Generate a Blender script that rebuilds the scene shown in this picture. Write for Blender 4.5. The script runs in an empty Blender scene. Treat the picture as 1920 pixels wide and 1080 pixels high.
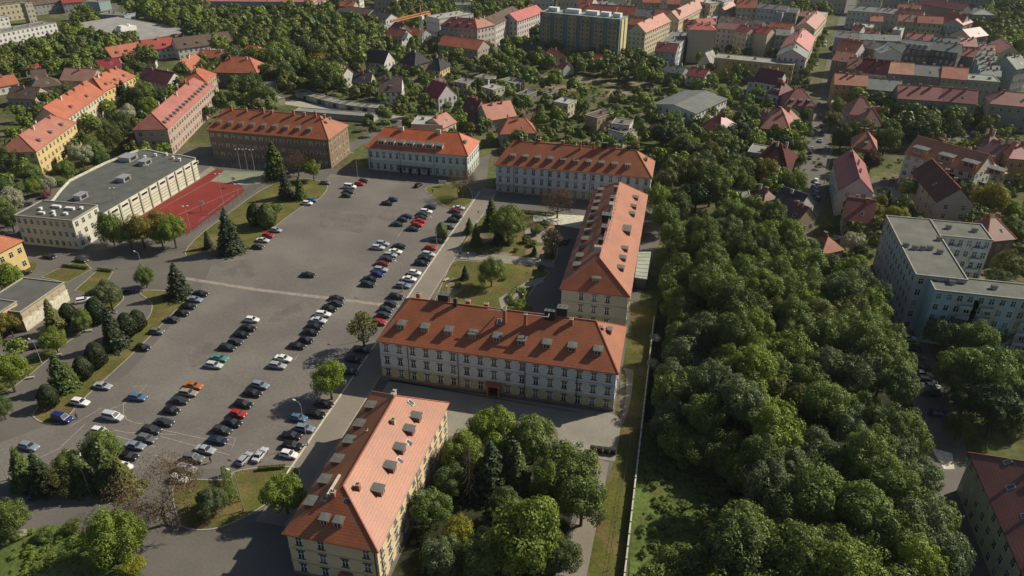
import bpy, math, random
import numpy as np
from mathutils import Vector, Matrix
R_ = math.radians
random.seed(7); RNG = np.random.default_rng(11)

# ------------------------------------------------------------------ camera
FPX, PITCH, ROLL, YAW, HC = 1380.84, R_(30.165), R_(0.2516), R_(12.7244), 112.0
cp, sp = math.cos(PITCH), math.sin(PITCH)
fwd = Vector((0, cp, -sp)); rgt = Vector((1, 0, 0)); upv = Vector((0, sp, cp))
r2 = math.cos(ROLL)*rgt + math.sin(ROLL)*upv; u2 = -math.sin(ROLL)*rgt + math.cos(ROLL)*upv
ZR = Matrix.Rotation(YAW, 3, 'Z'); rgt, upv, fwd = ZR @ r2, ZR @ u2, ZR @ fwd
sc = bpy.context.scene; COL = sc.collection
cam_d = bpy.data.cameras.new('camera'); cam = bpy.data.objects.new('camera', cam_d); COL.objects.link(cam)
cam_d.sensor_width = 36; cam_d.lens = FPX/1920*36; cam_d.clip_start = 1; cam_d.clip_end = 4000
M = Matrix((rgt, upv, -fwd)).transposed().to_4x4(); M.translation = (0, 0, HC); cam.matrix_world = M
sc.camera = cam
# ------------------------------------------------------------------ light
SUN_EL, SUN_AZ = R_(38), R_(34.5)          # direction to the sun in the plan, from +X
world = bpy.data.worlds.new('World'); sc.world = world; world.use_nodes = True
wn = world.node_tree.nodes; wl = world.node_tree.links
sky = wn.new('ShaderNodeTexSky'); sky.sky_type = 'NISHITA'; sky.sun_disc = False
sky.sun_elevation = SUN_EL; sky.sun_rotation = math.pi/2 - SUN_AZ; sky.air_density = 1.0; sky.dust_density = 1.5
wl.new(sky.outputs[0], wn['Background'].inputs[0]); wn['Background'].inputs[1].default_value = 0.062
sl = bpy.data.lights.new('sun', 'SUN'); so = bpy.data.objects.new('sun', sl); COL.objects.link(so)
sl.energy = 5.0; sl.angle = R_(0.5); sl.color = (1.0, 0.90, 0.74)
SV = Vector((math.cos(SUN_EL)*math.cos(SUN_AZ), math.cos(SUN_EL)*math.sin(SUN_AZ), math.sin(SUN_EL)))
so.rotation_euler = SV.to_track_quat('Z', 'Y').to_euler(); so.location = SV*300
sc.view_settings.view_transform = 'Standard'; sc.view_settings.look = 'None'
sc.view_settings.gamma = 1; sc.view_settings.exposure = 0.06
sc.cycles.max_bounces = 4; sc.cycles.diffuse_bounces = 2; sc.cycles.glossy_bounces = 2; sc.cycles.transmission_bounces = 2
sc.cycles.transparent_max_bounces = 4; sc.cycles.caustics_reflective = False; sc.cycles.caustics_refractive = False

# ------------------------------------------------------------------ helpers
def G(x, y, z=0.0):                                    # ground (or level z) point seen at a photo position
    d = (x-960)/FPX*rgt - (y-540)/FPX*upv + fwd; t = (z-HC)/d.z
    return Vector((d.x*t, d.y*t, z))
def proj(v):
    d = Vector(v) - Vector((0, 0, HC)); w = d.dot(fwd)
    return 960+FPX*d.dot(rgt)/w, 540-FPX*d.dot(upv)/w, w
TO = {c: ((i % 4)*480, (i//4)*270) for i, c in enumerate('abcdefghijklmnop')}
def T(t, u, v): return TO[t][0]+u/4, TO[t][1]+v/4       # enlarged-tile reading -> photo position
class MB:
    def __init__(s): s.v = []; s.f = []; s.m = []
    def face(s, pts, mi=0):
        n = len(s.v); s.v += [tuple(p) for p in pts]; s.f.append(tuple(range(n, n+len(pts)))); s.m.append(mi)
    def box(s, x0, y0, z0, x1, y1, z1, mi=0, top=None):
        n = len(s.v)
        s.v += [(x0,y0,z0),(x1,y0,z0),(x1,y1,z0),(x0,y1,z0),(x0,y0,z1),(x1,y0,z1),(x1,y1,z1),(x0,y1,z1)]
        for q in ((0,3,2,1),(4,5,6,7),(0,1,5,4),(1,2,6,5),(2,3,7,6),(3,0,4,7)): s.f.append(tuple(n+i for i in q)); s.m.append(mi)
        if top is not None: s.m[-5] = top
    def prism(s, pts, z0, z1, mi=0, top=None, bottom=True):
        n = len(pts)
        a = sum(pts[i][0]*pts[(i+1) % n][1]-pts[(i+1) % n][0]*pts[i][1] for i in range(n))
        if a < 0: pts = pts[::-1]
        s.face([(p[0], p[1], z1) for p in pts], mi if top is None else top)
        if bottom: s.face([(p[0], p[1], z0) for p in pts[::-1]], mi)
        for i in range(n):
            p, q = pts[i], pts[(i+1) % n]; s.face([(p[0],p[1],z0),(q[0],q[1],z0),(q[0],q[1],z1),(p[0],p[1],z1)], mi)
    def tube(s, p0, p1, r0, r1=None, n=6, mi=0):
        r1 = r0 if r1 is None else r1; p0 = Vector(p0); p1 = Vector(p1); d = (p1-p0).normalized()
        a = d.orthogonal().normalized(); b = d.cross(a); k = len(s.v)
        for p, r in ((p0, r0), (p1, r1)):
            for i in range(n):
                t = 2*math.pi*i/n; s.v.append(tuple(p+r*(math.cos(t)*a+math.sin(t)*b)))
        for i in range(n):
            j = (i+1) % n; s.f.append((k+i, k+j, k+n+j, k+n+i)); s.m.append(mi)
        s.f.append(tuple(k+i for i in range(n))[::-1]); s.m.append(mi); s.f.append(tuple(k+n+i for i in range(n))); s.m.append(mi)
    def ball(s, c, r, mi=0, n=8, m=5):
        k = len(s.v)
        for j in range(m+1):
            ph = math.pi*j/m
            for i in range(n):
                t = 2*math.pi*i/n; s.v.append((c[0]+r*math.sin(ph)*math.cos(t), c[1]+r*math.sin(ph)*math.sin(t), c[2]+r*math.cos(ph)))
        for j in range(m):
            for i in range(n):
                i2 = (i+1) % n; s.f.append((k+j*n+i, k+(j+1)*n+i, k+(j+1)*n+i2, k+j*n+i2)); s.m.append(mi)
    def mesh(s, name, mats, smooth=False):
        me = bpy.data.meshes.new(name); me.from_pydata(s.v, [], s.f)
        for m in mats: me.materials.append(m)
        me.polygons.foreach_set('material_index', s.m)
        if smooth: me.polygons.foreach_set('use_smooth', [True]*len(s.f))
        me.update(); return me
def npmesh(name, V, F, mat):                            # fast quad mesh
    me = bpy.data.meshes.new(name); me.vertices.add(len(V)); me.vertices.foreach_set('co', V.astype(np.float32).ravel())
    me.loops.add(F.size); me.loops.foreach_set('vertex_index', F.astype(np.int32).ravel())
    me.polygons.add(len(F)); me.polygons.foreach_set('loop_start', np.arange(0, F.size, F.shape[1], dtype=np.int32))
    me.materials.append(mat); me.update(calc_edges=True); return me
def ob(name, me, parent=None, loc=(0,0,0), rot=0, color=None, scale=None):
    o = bpy.data.objects.new(name, me); COL.objects.link(o)
    if parent is not None: o.parent = parent
    o.location = loc
    if isinstance(rot, (int, float)): o.rotation_euler = (0, 0, rot)
    else: o.rotation_euler = rot
    if color: o.color = (*color, 1)
    if scale is not None: o.scale = scale if hasattr(scale, '__len__') else (scale,)*3
    return o
def tag(o, label=None, cat=None, group=None, kind=None):
    if label: o['label'] = label
    if cat: o['category'] = cat
    if group: o['group'] = group
    if kind: o['kind'] = kind
    return o
ORD = ['first','second','third','fourth','fifth','sixth','seventh','eighth','ninth','tenth','eleventh','twelfth','thirteenth',
       'fourteenth','fifteenth','sixteenth','seventeenth','eighteenth','nineteenth','twentieth','twenty-first','twenty-second','twenty-third','twenty-fourth']

# ------------------------------------------------------------------ materials
def nmat(name, col=None, rough=.8, amp=.25, scale=1.0, coord='Object', bands=None, objcol=False, metal=0, spec=.3, col2=None, fine=None, fac_pos=.5, bump=0):
    m = bpy.data.materials.new(name); m.use_nodes = True; n = m.node_tree.nodes; l = m.node_tree.links
    b = n['Principled BSDF']; b.inputs['Roughness'].default_value = rough; b.inputs['Metallic'].default_value = metal
    b.inputs['Specular IOR Level'].default_value = spec
    tc = n.new('ShaderNodeTexCoord')
    if objcol: src = n.new('ShaderNodeObjectInfo').outputs['Color']
    else:
        rgb = n.new('ShaderNodeRGB'); rgb.outputs[0].default_value = (*col, 1); src = rgb.outputs[0]
    def noise(s, det=4):
        t = n.new('ShaderNodeTexNoise'); t.inputs['Scale'].default_value = s; t.inputs['Detail'].default_value = det
        l.new(tc.outputs[coord], t.inputs['Vector']); return t.outputs['Fac']
    if col2:
        t = noise(scale, 6); r = n.new('ShaderNodeValToRGB'); r.color_ramp.elements[0].position = fac_pos-.08; r.color_ramp.elements[1].position = fac_pos+.08
        l.new(t, r.inputs[0]); mx = n.new('ShaderNodeMix'); mx.data_type = 'RGBA'; l.new(r.outputs[0], mx.inputs[0]); l.new(src, mx.inputs[6]); mx.inputs[7].default_value = (*col2, 1); src = mx.outputs[2]
    def mul(src, fac, lo, hi):
        mr = n.new('ShaderNodeMapRange'); mr.inputs['From Min'].default_value = .25; mr.inputs['From Max'].default_value = .75
        mr.inputs['To Min'].default_value = lo; mr.inputs['To Max'].default_value = hi; l.new(fac, mr.inputs[0])
        v = n.new('ShaderNodeVectorMath'); v.operation = 'SCALE'; l.new(src, v.inputs[0]); l.new(mr.outputs[0], v.inputs['Scale']); return v.outputs[0]
    if amp:
        src = mul(src, noise(scale*.7 if col2 else scale), 1-amp, 1+amp)
    if fine: src = mul(src, noise(fine, 2), 1-amp*.8, 1+amp*.8)
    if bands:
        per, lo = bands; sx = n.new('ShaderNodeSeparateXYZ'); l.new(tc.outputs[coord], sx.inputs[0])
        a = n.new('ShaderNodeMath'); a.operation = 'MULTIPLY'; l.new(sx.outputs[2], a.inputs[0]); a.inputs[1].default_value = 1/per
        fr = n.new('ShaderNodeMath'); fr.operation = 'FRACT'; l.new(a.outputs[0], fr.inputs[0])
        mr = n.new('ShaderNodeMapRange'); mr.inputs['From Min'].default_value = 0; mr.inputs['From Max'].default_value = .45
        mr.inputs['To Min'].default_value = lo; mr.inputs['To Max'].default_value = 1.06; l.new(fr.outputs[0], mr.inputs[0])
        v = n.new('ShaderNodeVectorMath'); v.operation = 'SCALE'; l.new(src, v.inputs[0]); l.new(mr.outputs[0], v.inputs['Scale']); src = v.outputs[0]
    if bump:
        bp = n.new('ShaderNodeBump'); bp.inputs['Strength'].default_value = bump; bp.inputs['Distance'].default_value = .2
        l.new(noise(fine or scale*8, 3), bp.inputs['Height']); l.new(bp.outputs[0], b.inputs['Normal'])
    l.new(src, b.inputs['Base Color']); return m
def leafmat(name, amp=.26, trans=.22):
    m = bpy.data.materials.new(name); m.use_nodes = True; n = m.node_tree.nodes; l = m.node_tree.links
    n.remove(n['Principled BSDF']); out = n['Material Output']; tc = n.new('ShaderNodeTexCoord')
    oi = n.new('ShaderNodeObjectInfo'); t = n.new('ShaderNodeTexNoise'); t.inputs['Scale'].default_value = 4.5; t.inputs['Detail'].default_value = 5
    l.new(tc.outputs['Object'], t.inputs['Vector'])
    mr = n.new('ShaderNodeMapRange'); mr.inputs['From Min'].default_value = .3; mr.inputs['From Max'].default_value = .7
    mr.inputs['To Min'].default_value = 1-amp; mr.inputs['To Max'].default_value = 1+amp; l.new(t.outputs[0], mr.inputs[0])
    v = n.new('ShaderNodeVectorMath'); v.operation = 'SCALE'; l.new(oi.outputs['Color'], v.inputs[0]); l.new(mr.outputs[0], v.inputs['Scale'])
    d = n.new('ShaderNodeBsdfDiffuse'); tr = n.new('ShaderNodeBsdfTranslucent'); g = n.new('ShaderNodeBsdfGlossy'); g.inputs['Roughness'].default_value = .45
    g.inputs['Color'].default_value = (.55, .68, .48, 1)
    l.new(v.outputs[0], d.inputs[0]); l.new(v.outputs[0], tr.inputs[0])
    mx = n.new('ShaderNodeMixShader'); mx.inputs[0].default_value = trans; l.new(d.outputs[0], mx.inputs[1]); l.new(tr.outputs[0], mx.inputs[2])
    m2 = n.new('ShaderNodeMixShader'); m2.inputs[0].default_value = .03; l.new(mx.outputs[0], m2.inputs[1]); l.new(g.outputs[0], m2.inputs[2])
    l.new(m2.outputs[0], out.inputs[0]); return m
X_ = dict(
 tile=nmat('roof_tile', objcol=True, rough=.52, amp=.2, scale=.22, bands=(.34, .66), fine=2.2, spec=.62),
 wall=nmat('wall_plaster', objcol=True, rough=.9, amp=.09, scale=.5, fine=5),
 rust=nmat('rusticated_plaster', objcol=True, rough=.9, amp=.08, scale=.5, bands=(.45, .8)),
 flat=nmat('felt_roof', objcol=True, rough=.9, amp=.22, scale=.25, fine=2.5),
 paint=nmat('car_paint', objcol=True, rough=.28, amp=0, spec=.6),
 glass=nmat('dark_glass', (.02,.025,.03), rough=.12, amp=.2, scale=.8, spec=.7),
 curt=nmat('curtained_glass', (.16,.165,.16), rough=.25, amp=.3, scale=1.2, spec=.6),
 white=nmat('white_frame', (.72,.72,.69), rough=.5, amp=.05),
 capg=nmat('grey_sheet_metal', (.12,.125,.115), rough=.55, amp=.15, scale=1.5),
 dark=nmat('dark_metal', (.03,.03,.032), rough=.6, amp=.1),
 zinc=nmat('zinc', (.42,.43,.43), rough=.45, amp=.1, metal=.4),
 tyre=nmat('tyre_rubber', (.015,.015,.016), rough=.85, amp=.1),
 rim=nmat('rim_metal', (.4,.41,.42), rough=.35, amp=.05, metal=.7),
 lampw=nmat('headlight_glass', (.8,.82,.85), rough=.1, amp=0, spec=.8),
 lampr=nmat('tail_light_glass', (.4,.02,.02), rough=.2, amp=0),
 brick=nmat('brick', (.36,.13,.08), rough=.85, amp=.25, scale=3),
 conc=nmat('concrete', (.36,.34,.29), rough=.9, amp=.2, scale=.6, fine=4),
 pconc=nmat('pale_concrete', (.55,.53,.42), rough=.9, amp=.3, scale=.8, fine=5),
 asph=nmat('asphalt_lot', (.180,.163,.144), rough=.8, amp=.19, scale=.07, coord='Object', fine=1.4, col2=(.155,.142,.126), fac_pos=.47),
 asph2=nmat('asphalt_old', (.152,.138,.122), rough=.9, amp=.22, scale=.25, fine=1.5),
 road=nmat('road_concrete', (.23,.205,.165), rough=.9, amp=.14, scale=.12, fine=2.5),
 street=nmat('street_asphalt', (.135,.125,.11), rough=.9, amp=.15, scale=.1, fine=2),
 pave=nmat('paving', (.26,.24,.20), rough=.9, amp=.14, scale=.2, fine=2),
 court=nmat('court_red', (.21,.030,.024), rough=.85, amp=.15, scale=.15, fine=1.5),
 courtg=nmat('court_green', (.23,.25,.175), rough=.85, amp=.12, scale=.2, fine=2),
 line=nmat('line_paint', (.40,.37,.32), rough=.8, amp=.5, scale=1.5),
 seam=nmat('pale_seam', (.285,.25,.205), rough=.9, amp=.3, scale=.6, fine=3),
 lawn=nmat('lawn', (.098,.104,.022), rough=1, amp=.34, scale=.16, fine=1.6, col2=(.15,.115,.042), fac_pos=.54, bump=.4),
 meadow=nmat('meadow', (.085,.125,.028), rough=1, amp=.45, scale=.12, fine=1.2, col2=(.11,.10,.035), fac_pos=.62, bump=.8),
 earth=nmat('ground_green', (.075,.092,.024), rough=1, amp=.5, scale=.06, fine=.5, col2=(.13,.11,.065), fac_pos=.56),
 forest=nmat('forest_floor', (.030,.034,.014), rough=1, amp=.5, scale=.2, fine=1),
 dirt=nmat('bare_earth', (.24,.18,.115), rough=1, amp=.35, scale=.1, fine=.8, col2=(.07,.09,.025), fac_pos=.52),
 bark=nmat('bark', (.085,.065,.045), rough=.95, amp=.3, scale=2),
 barkg=nmat('pale_twigs', (.16,.125,.095), rough=.95, amp=.3, scale=2),
 leaf=leafmat('foliage'), needle=leafmat('needles', .25, .08),
 crane=nmat('crane_paint', (.62,.27,.13), rough=.5, amp=.1),
 red=nmat('red_cloth', (.6,.04,.03), rough=.8, amp=.1), cloth=nmat('dark_cloth', (.04,.04,.05), rough=.9, amp=.2), skin=nmat('skin', (.5,.3,.2), rough=.6, amp=.05),
 globe=nmat('white_globe', (.85,.85,.8), rough=.3, amp=0), wire=nmat('fence_wire', (.13,.15,.12), rough=.6, amp=.1),
 blue=nmat('blue_glass', (.05,.07,.09), rough=.15, amp=.1, spec=.7))

# ------------------------------------------------------------------ ground
def sheet(name, pts, z, mat, px=True, thick=0, label=None):
    P = [G(*p) for p in pts] if px else pts
    mb = MB(); P = [(p[0], p[1]) for p in P]
    if thick: mb.prism(P, 0, z, 0, bottom=False)
    else:
        a = sum(P[i][0]*P[(i+1) % len(P)][1]-P[(i+1) % len(P)][0]*P[i][1] for i in range(len(P)))
        if a < 0: P = P[::-1]
        mb.face([(p[0], p[1], z) for p in P])
    o = ob(name, mb.mesh(name, [mat])); tag(o, label, kind='structure'); return o
def smooth(pts, n=6):                                   # closed Catmull-Rom through points
    out = []; N = len(pts)
    for i in range(N):
        p = [Vector((*pts[(i+k-1) % N][:2], 0)) for k in range(4)]
        for j in range(n):
            t = j/n; q = .5*((2*p[1])+(-p[0]+p[2])*t+(2*p[0]-5*p[1]+4*p[2]-p[3])*t*t+(-p[0]+3*p[1]-3*p[2]+p[3])*t**3); out.append((q.x, q.y))
    return out
def strip(name, path, w, z, mat, px=True, closed=False):
    P = [Vector((*(G(*p)[:2] if px else p[:2]), 0)) for p in path]; mb = MB(); L = []; N = len(P)
    for i in range(N):
        a = P[(i-1) % N] if (closed or i) else P[i]; b = P[(i+1) % N] if (closed or i < N-1) else P[i]
        d = (b-a).normalized(); nn = Vector((-d.y, d.x, 0)); L.append((P[i]+nn*w/2, P[i]-nn*w/2))
    for i in range(N if closed else N-1):
        a, b = L[i], L[(i+1) % N]; mb.face([(a[1].x,a[1].y,z),(b[1].x,b[1].y,z),(b[0].x,b[0].y,z),(a[0].x,a[0].y,z)])
    o = ob(name, mb.mesh(name, [mat])); tag(o, kind='structure'); return o
sheet('ground', [(-1800,-100),(1500,-100),(1500,2600),(-1800,2600)], 0, X_['earth'], False)
sheet('courtyard', [(-232,50),(-4.2,50),(-4.2,121.5),(-4.2,197),(0,236),(-5,262),(-70,262),(-78,300),(-80,296),(-124,296),(-124,268),(-138,268),(-138,296),(-128,330),(-136,330),(-146,292),(-198,292),(-215,262),(-238,215),(-236,170)], .012, X_['street'], False)
sheet('parking_lot', [(-71.5,258),(-136,262)]+[(G(*p).x, G(*p).y) for p in ((570,378),(520,405),(470,470),(395,500),(375,545),(330,600),(240,700),(110,790),(0,830),(0,905),(60,935),(330,880),(500,878))]+[(-71.5,101)], .024, X_['asph'], False)
for k, q in enumerate([((600,395),(700,405),(690,440),(600,425)),((730,385),(800,395),(780,425),(705,410)),((340,650),(400,640),(430,665),(360,690)),((600,560),(520,575),(500,605),(560,600)),((845,800),(880,790),(950,805),(900,830)),((395,495),(470,485),(480,520),(410,525))]):
    sheet('asphalt_patch', q, .030, X_['asph2'])
sheet('campus_road', [(-71.1,88),(-71.1,262),(-64.9,262),(-64.9,88)], .036, X_['road'], False)
sheet('kerb_strip', [(-71.5,101),(-71.5,258),(-71.1,258),(-71.1,101)], .14, X_['pconc'], False, 1)
sheet('kerb_strip', [(-64.9,88),(-64.9,262),(-64.65,262),(-64.65,88)], .12, X_['conc'], False, 1)
sheet('sidewalk', [(-64.65,165),(-64.65,136.7),(-62,136.7),(-62,120),(-4.2,120.5),(-4.2,134.5),(-6.5,136.2),(-64,136.2)], .055, X_['pave'], False, 1)
sheet('plaza', [(-45,121.5),(-4.3,121.5),(-4.3,135),(-45,129)], .075, X_['pave'], False, 1)
strip('pale_seam', [(340,521),(480,543),(715,571),(760,575)], 1.5, .034, X_['seam'])
# white markings, worn
def wl_(pts, w=.12): strip('painted_line', pts, w, .033, X_['line'])
for a in [[(185,775),(232,758),(262,735)],[(160,795),(110,842),(60,865)],[(248,742),(232,757),(231,775),(238,787),(252,792),(266,795)],
          [(213,806),(238,811),(330,815)],[(300,818),(430,853),(442,823),(425,818)],[(205,814),(292,838)],[(286,853),(345,866)],[(250,725),(275,722),(258,742)],
          [(300,805),(440,835)],[(130,800),(190,765)],[(552,676),(560,665)],[(745,445),(752,435)]]: wl_(a)
for c, r in (((662,423),5.0),((663,430),8.5),((700,560-20),19)):
    g = G(*c); a0 = 0.3 if r > 10 else 0; n = 40
    pts = [(g.x+r*math.cos(a0+t*(2.4 if r > 8 else 6.28)/n + (2 if r > 8 else 0)), g.y+r*math.sin(a0+t*(2.4 if r > 8 else 6.28)/n+(2 if r > 8 else 0))) for t in range(n+1)]
    strip('tyre_mark', pts, .16, .032, X_['asph2'], False)
for a in [[(640,440),(560,425),(520,450)],[(600,450),(640,470),(700,500)],[(560,520),(600,490),(640,520),(620,560)],[(480,470),(560,440),(640,400)],[(430,600),(470,580),(520,560)],[(400,640),(450,620),(500,625)]]:
    q = smooth([(G(*p).x, G(*p).y) for p in a], 8)[:-8]; strip('tyre_mark', q, .15, .031, X_['asph2'], False)
for k in range(16):                                      # cracks and old joints across the lot
    rr = random.Random(k); x, y = rr.uniform(330, 760), rr.uniform(370, 830); 
    if x+(y-385)*.69 > 840: x -= 200
    d = rr.choice(((1, .09), (-.6, 1), (.9, .3))); ln = rr.uniform(40, 130); strip('asphalt_joint', [(x+d[0]*ln*t+rr.uniform(-3,3), y+d[1]*ln*t*.6+rr.uniform(-2,2)) for t in (0,.2,.4,.6,.8,1)], .12, .029, X_['asph2'])
# lawns (raised a few centimetres behind their kerbs)
def lawn(pts, mat='lawn', z=.10, sm=True, name='lawn', kerb=True):
    P = [(G(*p).x, G(*p).y) for p in pts]; P = smooth(P, 4) if sm else P
    sheet(name, P, z, X_[mat], False, 1)
    if kerb: strip('kerb_strip', P, .28, z+.03, X_['conc'], False, True)
lawn([(330,905),(335,975),(355,992),(400,992),(450,975),(500,945),(545,915),(560,880),(500,876),(440,885),(425,900)])
lawn([(62,780),(110,795),(160,745),(240,672),(312,600),(352,555),(300,545),(262,548),(285,570),(275,600),(235,612),(175,660),(120,700),(90,745)])
lawn([(0,740),(60,700),(130,640),(200,590),(232,560),(215,548),(175,590),(110,640),(60,672),(0,700)])
lawn([(350,480),(400,470),(470,470),(500,438),(560,392),(600,372),(612,345),(560,335),(500,352),(440,392),(365,450)])
lawn([(155,488),(118,500),(78,520),(125,531),(172,505)], sm=False); lawn([(183,507),(212,510),(200,530),(170,552),(140,546)], sm=False)
lawn([(38,493),(58,492),(70,495),(55,515),(32,515)], kerb=False)
lawn([(865,475),(900,410),(925,400),(980,395),(1040,415),(1045,440),(1040,490),(1000,490)])
lawn([(857,488),(1000,497),(1030,512),(1000,540),(960,605),(800,600),(845,495)], sm=False)
sheet('path', [(868,472),(1040,488),(1040,502),(862,486)], .125, X_['pave'])
sheet('path', [(935,560),(990,527),(1020,520),(1020,530),(990,540),(940,580)], .125, X_['pave'])
sheet('path', smooth([(G(*p).x, G(*p).y) for p in ((985,432),(1005,425),(1025,440),(1020,455),(990,450))]), .125, X_['pave'], False)
sheet('plaza', [(1000,400),(1100,405),(1095,430),(1060,425),(1000,415)], .13, X_['pconc'])
for q in (((880,440),(905,425),(925,440),(900,462),(878,460)),((985,470),(1020,462),(1035,480),(1000,485)),((930,462),(965,470),(955,480),(925,475)),((1010,420),(1040,425),(1042,450),(1025,445)),((850,520),(870,540),(840,560),(835,545))):
    sheet('bare_patch', smooth([(G(*p).x, G(*p).y) for p in q], 4), .106, X_['dirt'], False)
lawn([(800,352),(870,345),(885,378),(848,392),(815,372)])
sheet('lawn', [(-6.2,186),(0.2,186),(0.2,55),(-14,55),(-4.2,121.5),(-4.2,134),(-5.9,137),(-5.9,160)], .06, X_['lawn'], False, 1)
sheet('path', [(G(1142,868).x, G(1142,868).y),(G(1120,860).x, G(1120,860).y),(G(1040,1100).x,G(1040,1100).y),(G(1096,1100).x,G(1096,1100).y)], .085, X_['road'], False)
sheet('path', smooth([(G(*p).x, G(*p).y) for p in ((1168,690),(1180,693),(1188,700),(1180,760),(1168,795),(1160,795),(1172,750),(1174,705))],3), .09, X_['pave'], False)
sheet('cellar_pit', [(1162,715),(1173,717),(1167,788),(1160,775)], .095, X_['asph2'])
sheet('meadow', [(1185,790),(1320,800),(1380,900),(1300,1100),(1180,1100)], .02, X_['meadow'])
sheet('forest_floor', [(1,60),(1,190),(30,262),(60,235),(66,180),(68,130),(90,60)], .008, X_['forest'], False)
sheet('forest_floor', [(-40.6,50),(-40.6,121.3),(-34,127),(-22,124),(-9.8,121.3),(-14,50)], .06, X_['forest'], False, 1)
sheet('meadow', [(0,1000),(120,985),(290,1090),(240,1150),(0,1200)], .05, X_['meadow'])
# court
sheet('playing_court', [(G(*p).x, G(*p).y) for p in ((405,317),(470,330),(455,347),(458,360),(350,440),(265,405))], .04, X_['court'], False)
sheet('green_court', [(420,320),(497,322),(488,345),(455,347),(395,340)], .048, X_['courtg'])
sheet('path', [(395,312),(372,328),(225,432),(245,432),(405,317)], .03, X_['pave'])
for a in [[(372,415),(440,365)],[(330,405),(455,352)],[(300,392),(420,326)]]: strip('painted_line', a, .12, .052, X_['line'])
# streets and open ground further away
SZ = [.02]
def street(path, w, mat='street', z=None, name='street'):
    SZ[0] += .005; z = SZ[0]; strip(name, [(p[0], p[1]) for p in path], w, z, X_[mat])
street([(1478,470),(1505,400),(1535,290),(1560,150),(1590,20),(1600,-60)], 11)
street([(1680,575),(1705,640),(1760,790),(1800,1000),(1830,1150)], 9)
street([(1500,215),(1640,232),(1800,262),(1990,290)], 9); street([(1810,245),(1842,310),(1920,345)], 8)
street([(1640,380),(1560,330),(1545,330)], 6); street([(1920,165),(1890,100),(1870,40)], 14); street([(1760,345),(1650,345),(1600,335)], 7)
street([(0,250),(120,265),(215,300),(300,335)], 6); street([(150,245),(235,200),(262,150)], 5, 'pave')
street([(500,185),(620,205),(740,222),(790,225)], 8, 'conc'); street([(640,205),(700,215),(850,262)], 5)
street([(1340,225),(1400,225),(1440,235)], 14, 'pave'); street([(870,225),(1000,265),(1120,300)], 5)
street([(680,190),(780,205)],4,'pave'); street([(1180,120),(1240,180),(1330,215),(1440,235)], 6)
sheet('bare_ground', [(1000,142),(1060,142),(1180,150),(1250,175),(1200,195),(1120,175),(1020,165)], .02, X_['dirt'])
sheet('plaza', [(1650,340),(1700,350),(1680,400),(1640,390),(1635,360)], .04, X_['pave'])
sheet('plaza', [(100,20),(230,5),(190,60),(140,38)], .03, X_['street']); sheet('plaza', [(1745,840),(1785,850),(1790,880),(1770,880)], .05, X_['pconc'])

# ------------------------------------------------------------------ building kit
def win_mesh(w, h, style, cu=False):
    mb = MB()
    if style == 'far':
        mb.box(-w/2-.08, -.05, -.06, w/2+.08, .02, h+.06, 0); mb.box(-w/2, -.075, 0, w/2, -.052, h, 1)
        mb.box(-.04, -.09, 0, .04, -.077, h, 0); mb.box(-w/2, -.088, h*.6, w/2, -.0775, h*.6+.07, 0)
        return mb.mesh('window', [X_['white'], X_['curt' if cu else 'glass']])
    mb.box(-w/2-.16, -.06, -.04, -w/2, .02, h+.04); mb.box(w/2, -.06, -.04, w/2+.16, .02, h+.04); mb.box(-w/2-.16, -.06, h+.04, w/2+.16, .02, h+.18)
    mb.box(-w/2-.3, -.22, h+.20, w/2+.3, .02, h+.34, 1)
    mb.box(-w/2-.22, -.24, -.18, w/2+.22, .02, -.05, 1)
    mb.box(-.045, -.075, 0, .045, -.03, h); mb.box(-w/2, -.07, h*.62, w/2, -.031, h*.62+.09)
    return mb.mesh('window', [X_['white'], X_['capg']])
WC = {}
def winm(w, h, s):
    cu = random.random() < .2; k = (round(w, 1), round(h, 1), s, cu)
    if k not in WC:
        pane = None
        if s != 'far':
            mb = MB(); mb.box(-k[0]/2, -.03, 0, k[0]/2, .01, k[1]); pane = mb.mesh('pane', [X_['curt' if cu else 'glass']])
        WC[k] = (win_mesh(k[0], k[1], s, cu), pane)
    return WC[k]
SIDES = {'f': 0, 'r': 1, 'b': 2, 'l': 3}
def side_pt(s, t, z, L, W, out=0.0):                    # point on a facade; t along it from its left end seen from outside
    if s == 'f': return (t, -out, z), 0
    if s == 'r': return (L+out, t, z), math.pi/2
    if s == 'b': return (L-t, W+out, z), math.pi
    return (-out, W-t, z), -math.pi/2
def windows(root, L, W, h, sides, rows, style='far', base=0, ww=None, cols=None, cap=96, skip=()):
    n = 0; fh = (h-base)/rows
    for s in sides:
        ln = L if s in 'fb' else W
        c = (cols or {}).get(s) or max(1, round(ln/3.3))
        w = ww or min(1.2, ln/c*.42); wh = min(1.7, fh*.5)
        for r in range(rows):
            for i in range(c):
                if n >= cap or (s, r, i) in skip: continue
                p, a = side_pt(s, ln*(i+.5)/c, base+r*fh+fh*.3, L, W); me, pane = winm(w, wh, style)
                o = ob('window', me, root, p, a); n += 1
                if pane: ob('pane', pane, o)
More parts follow.
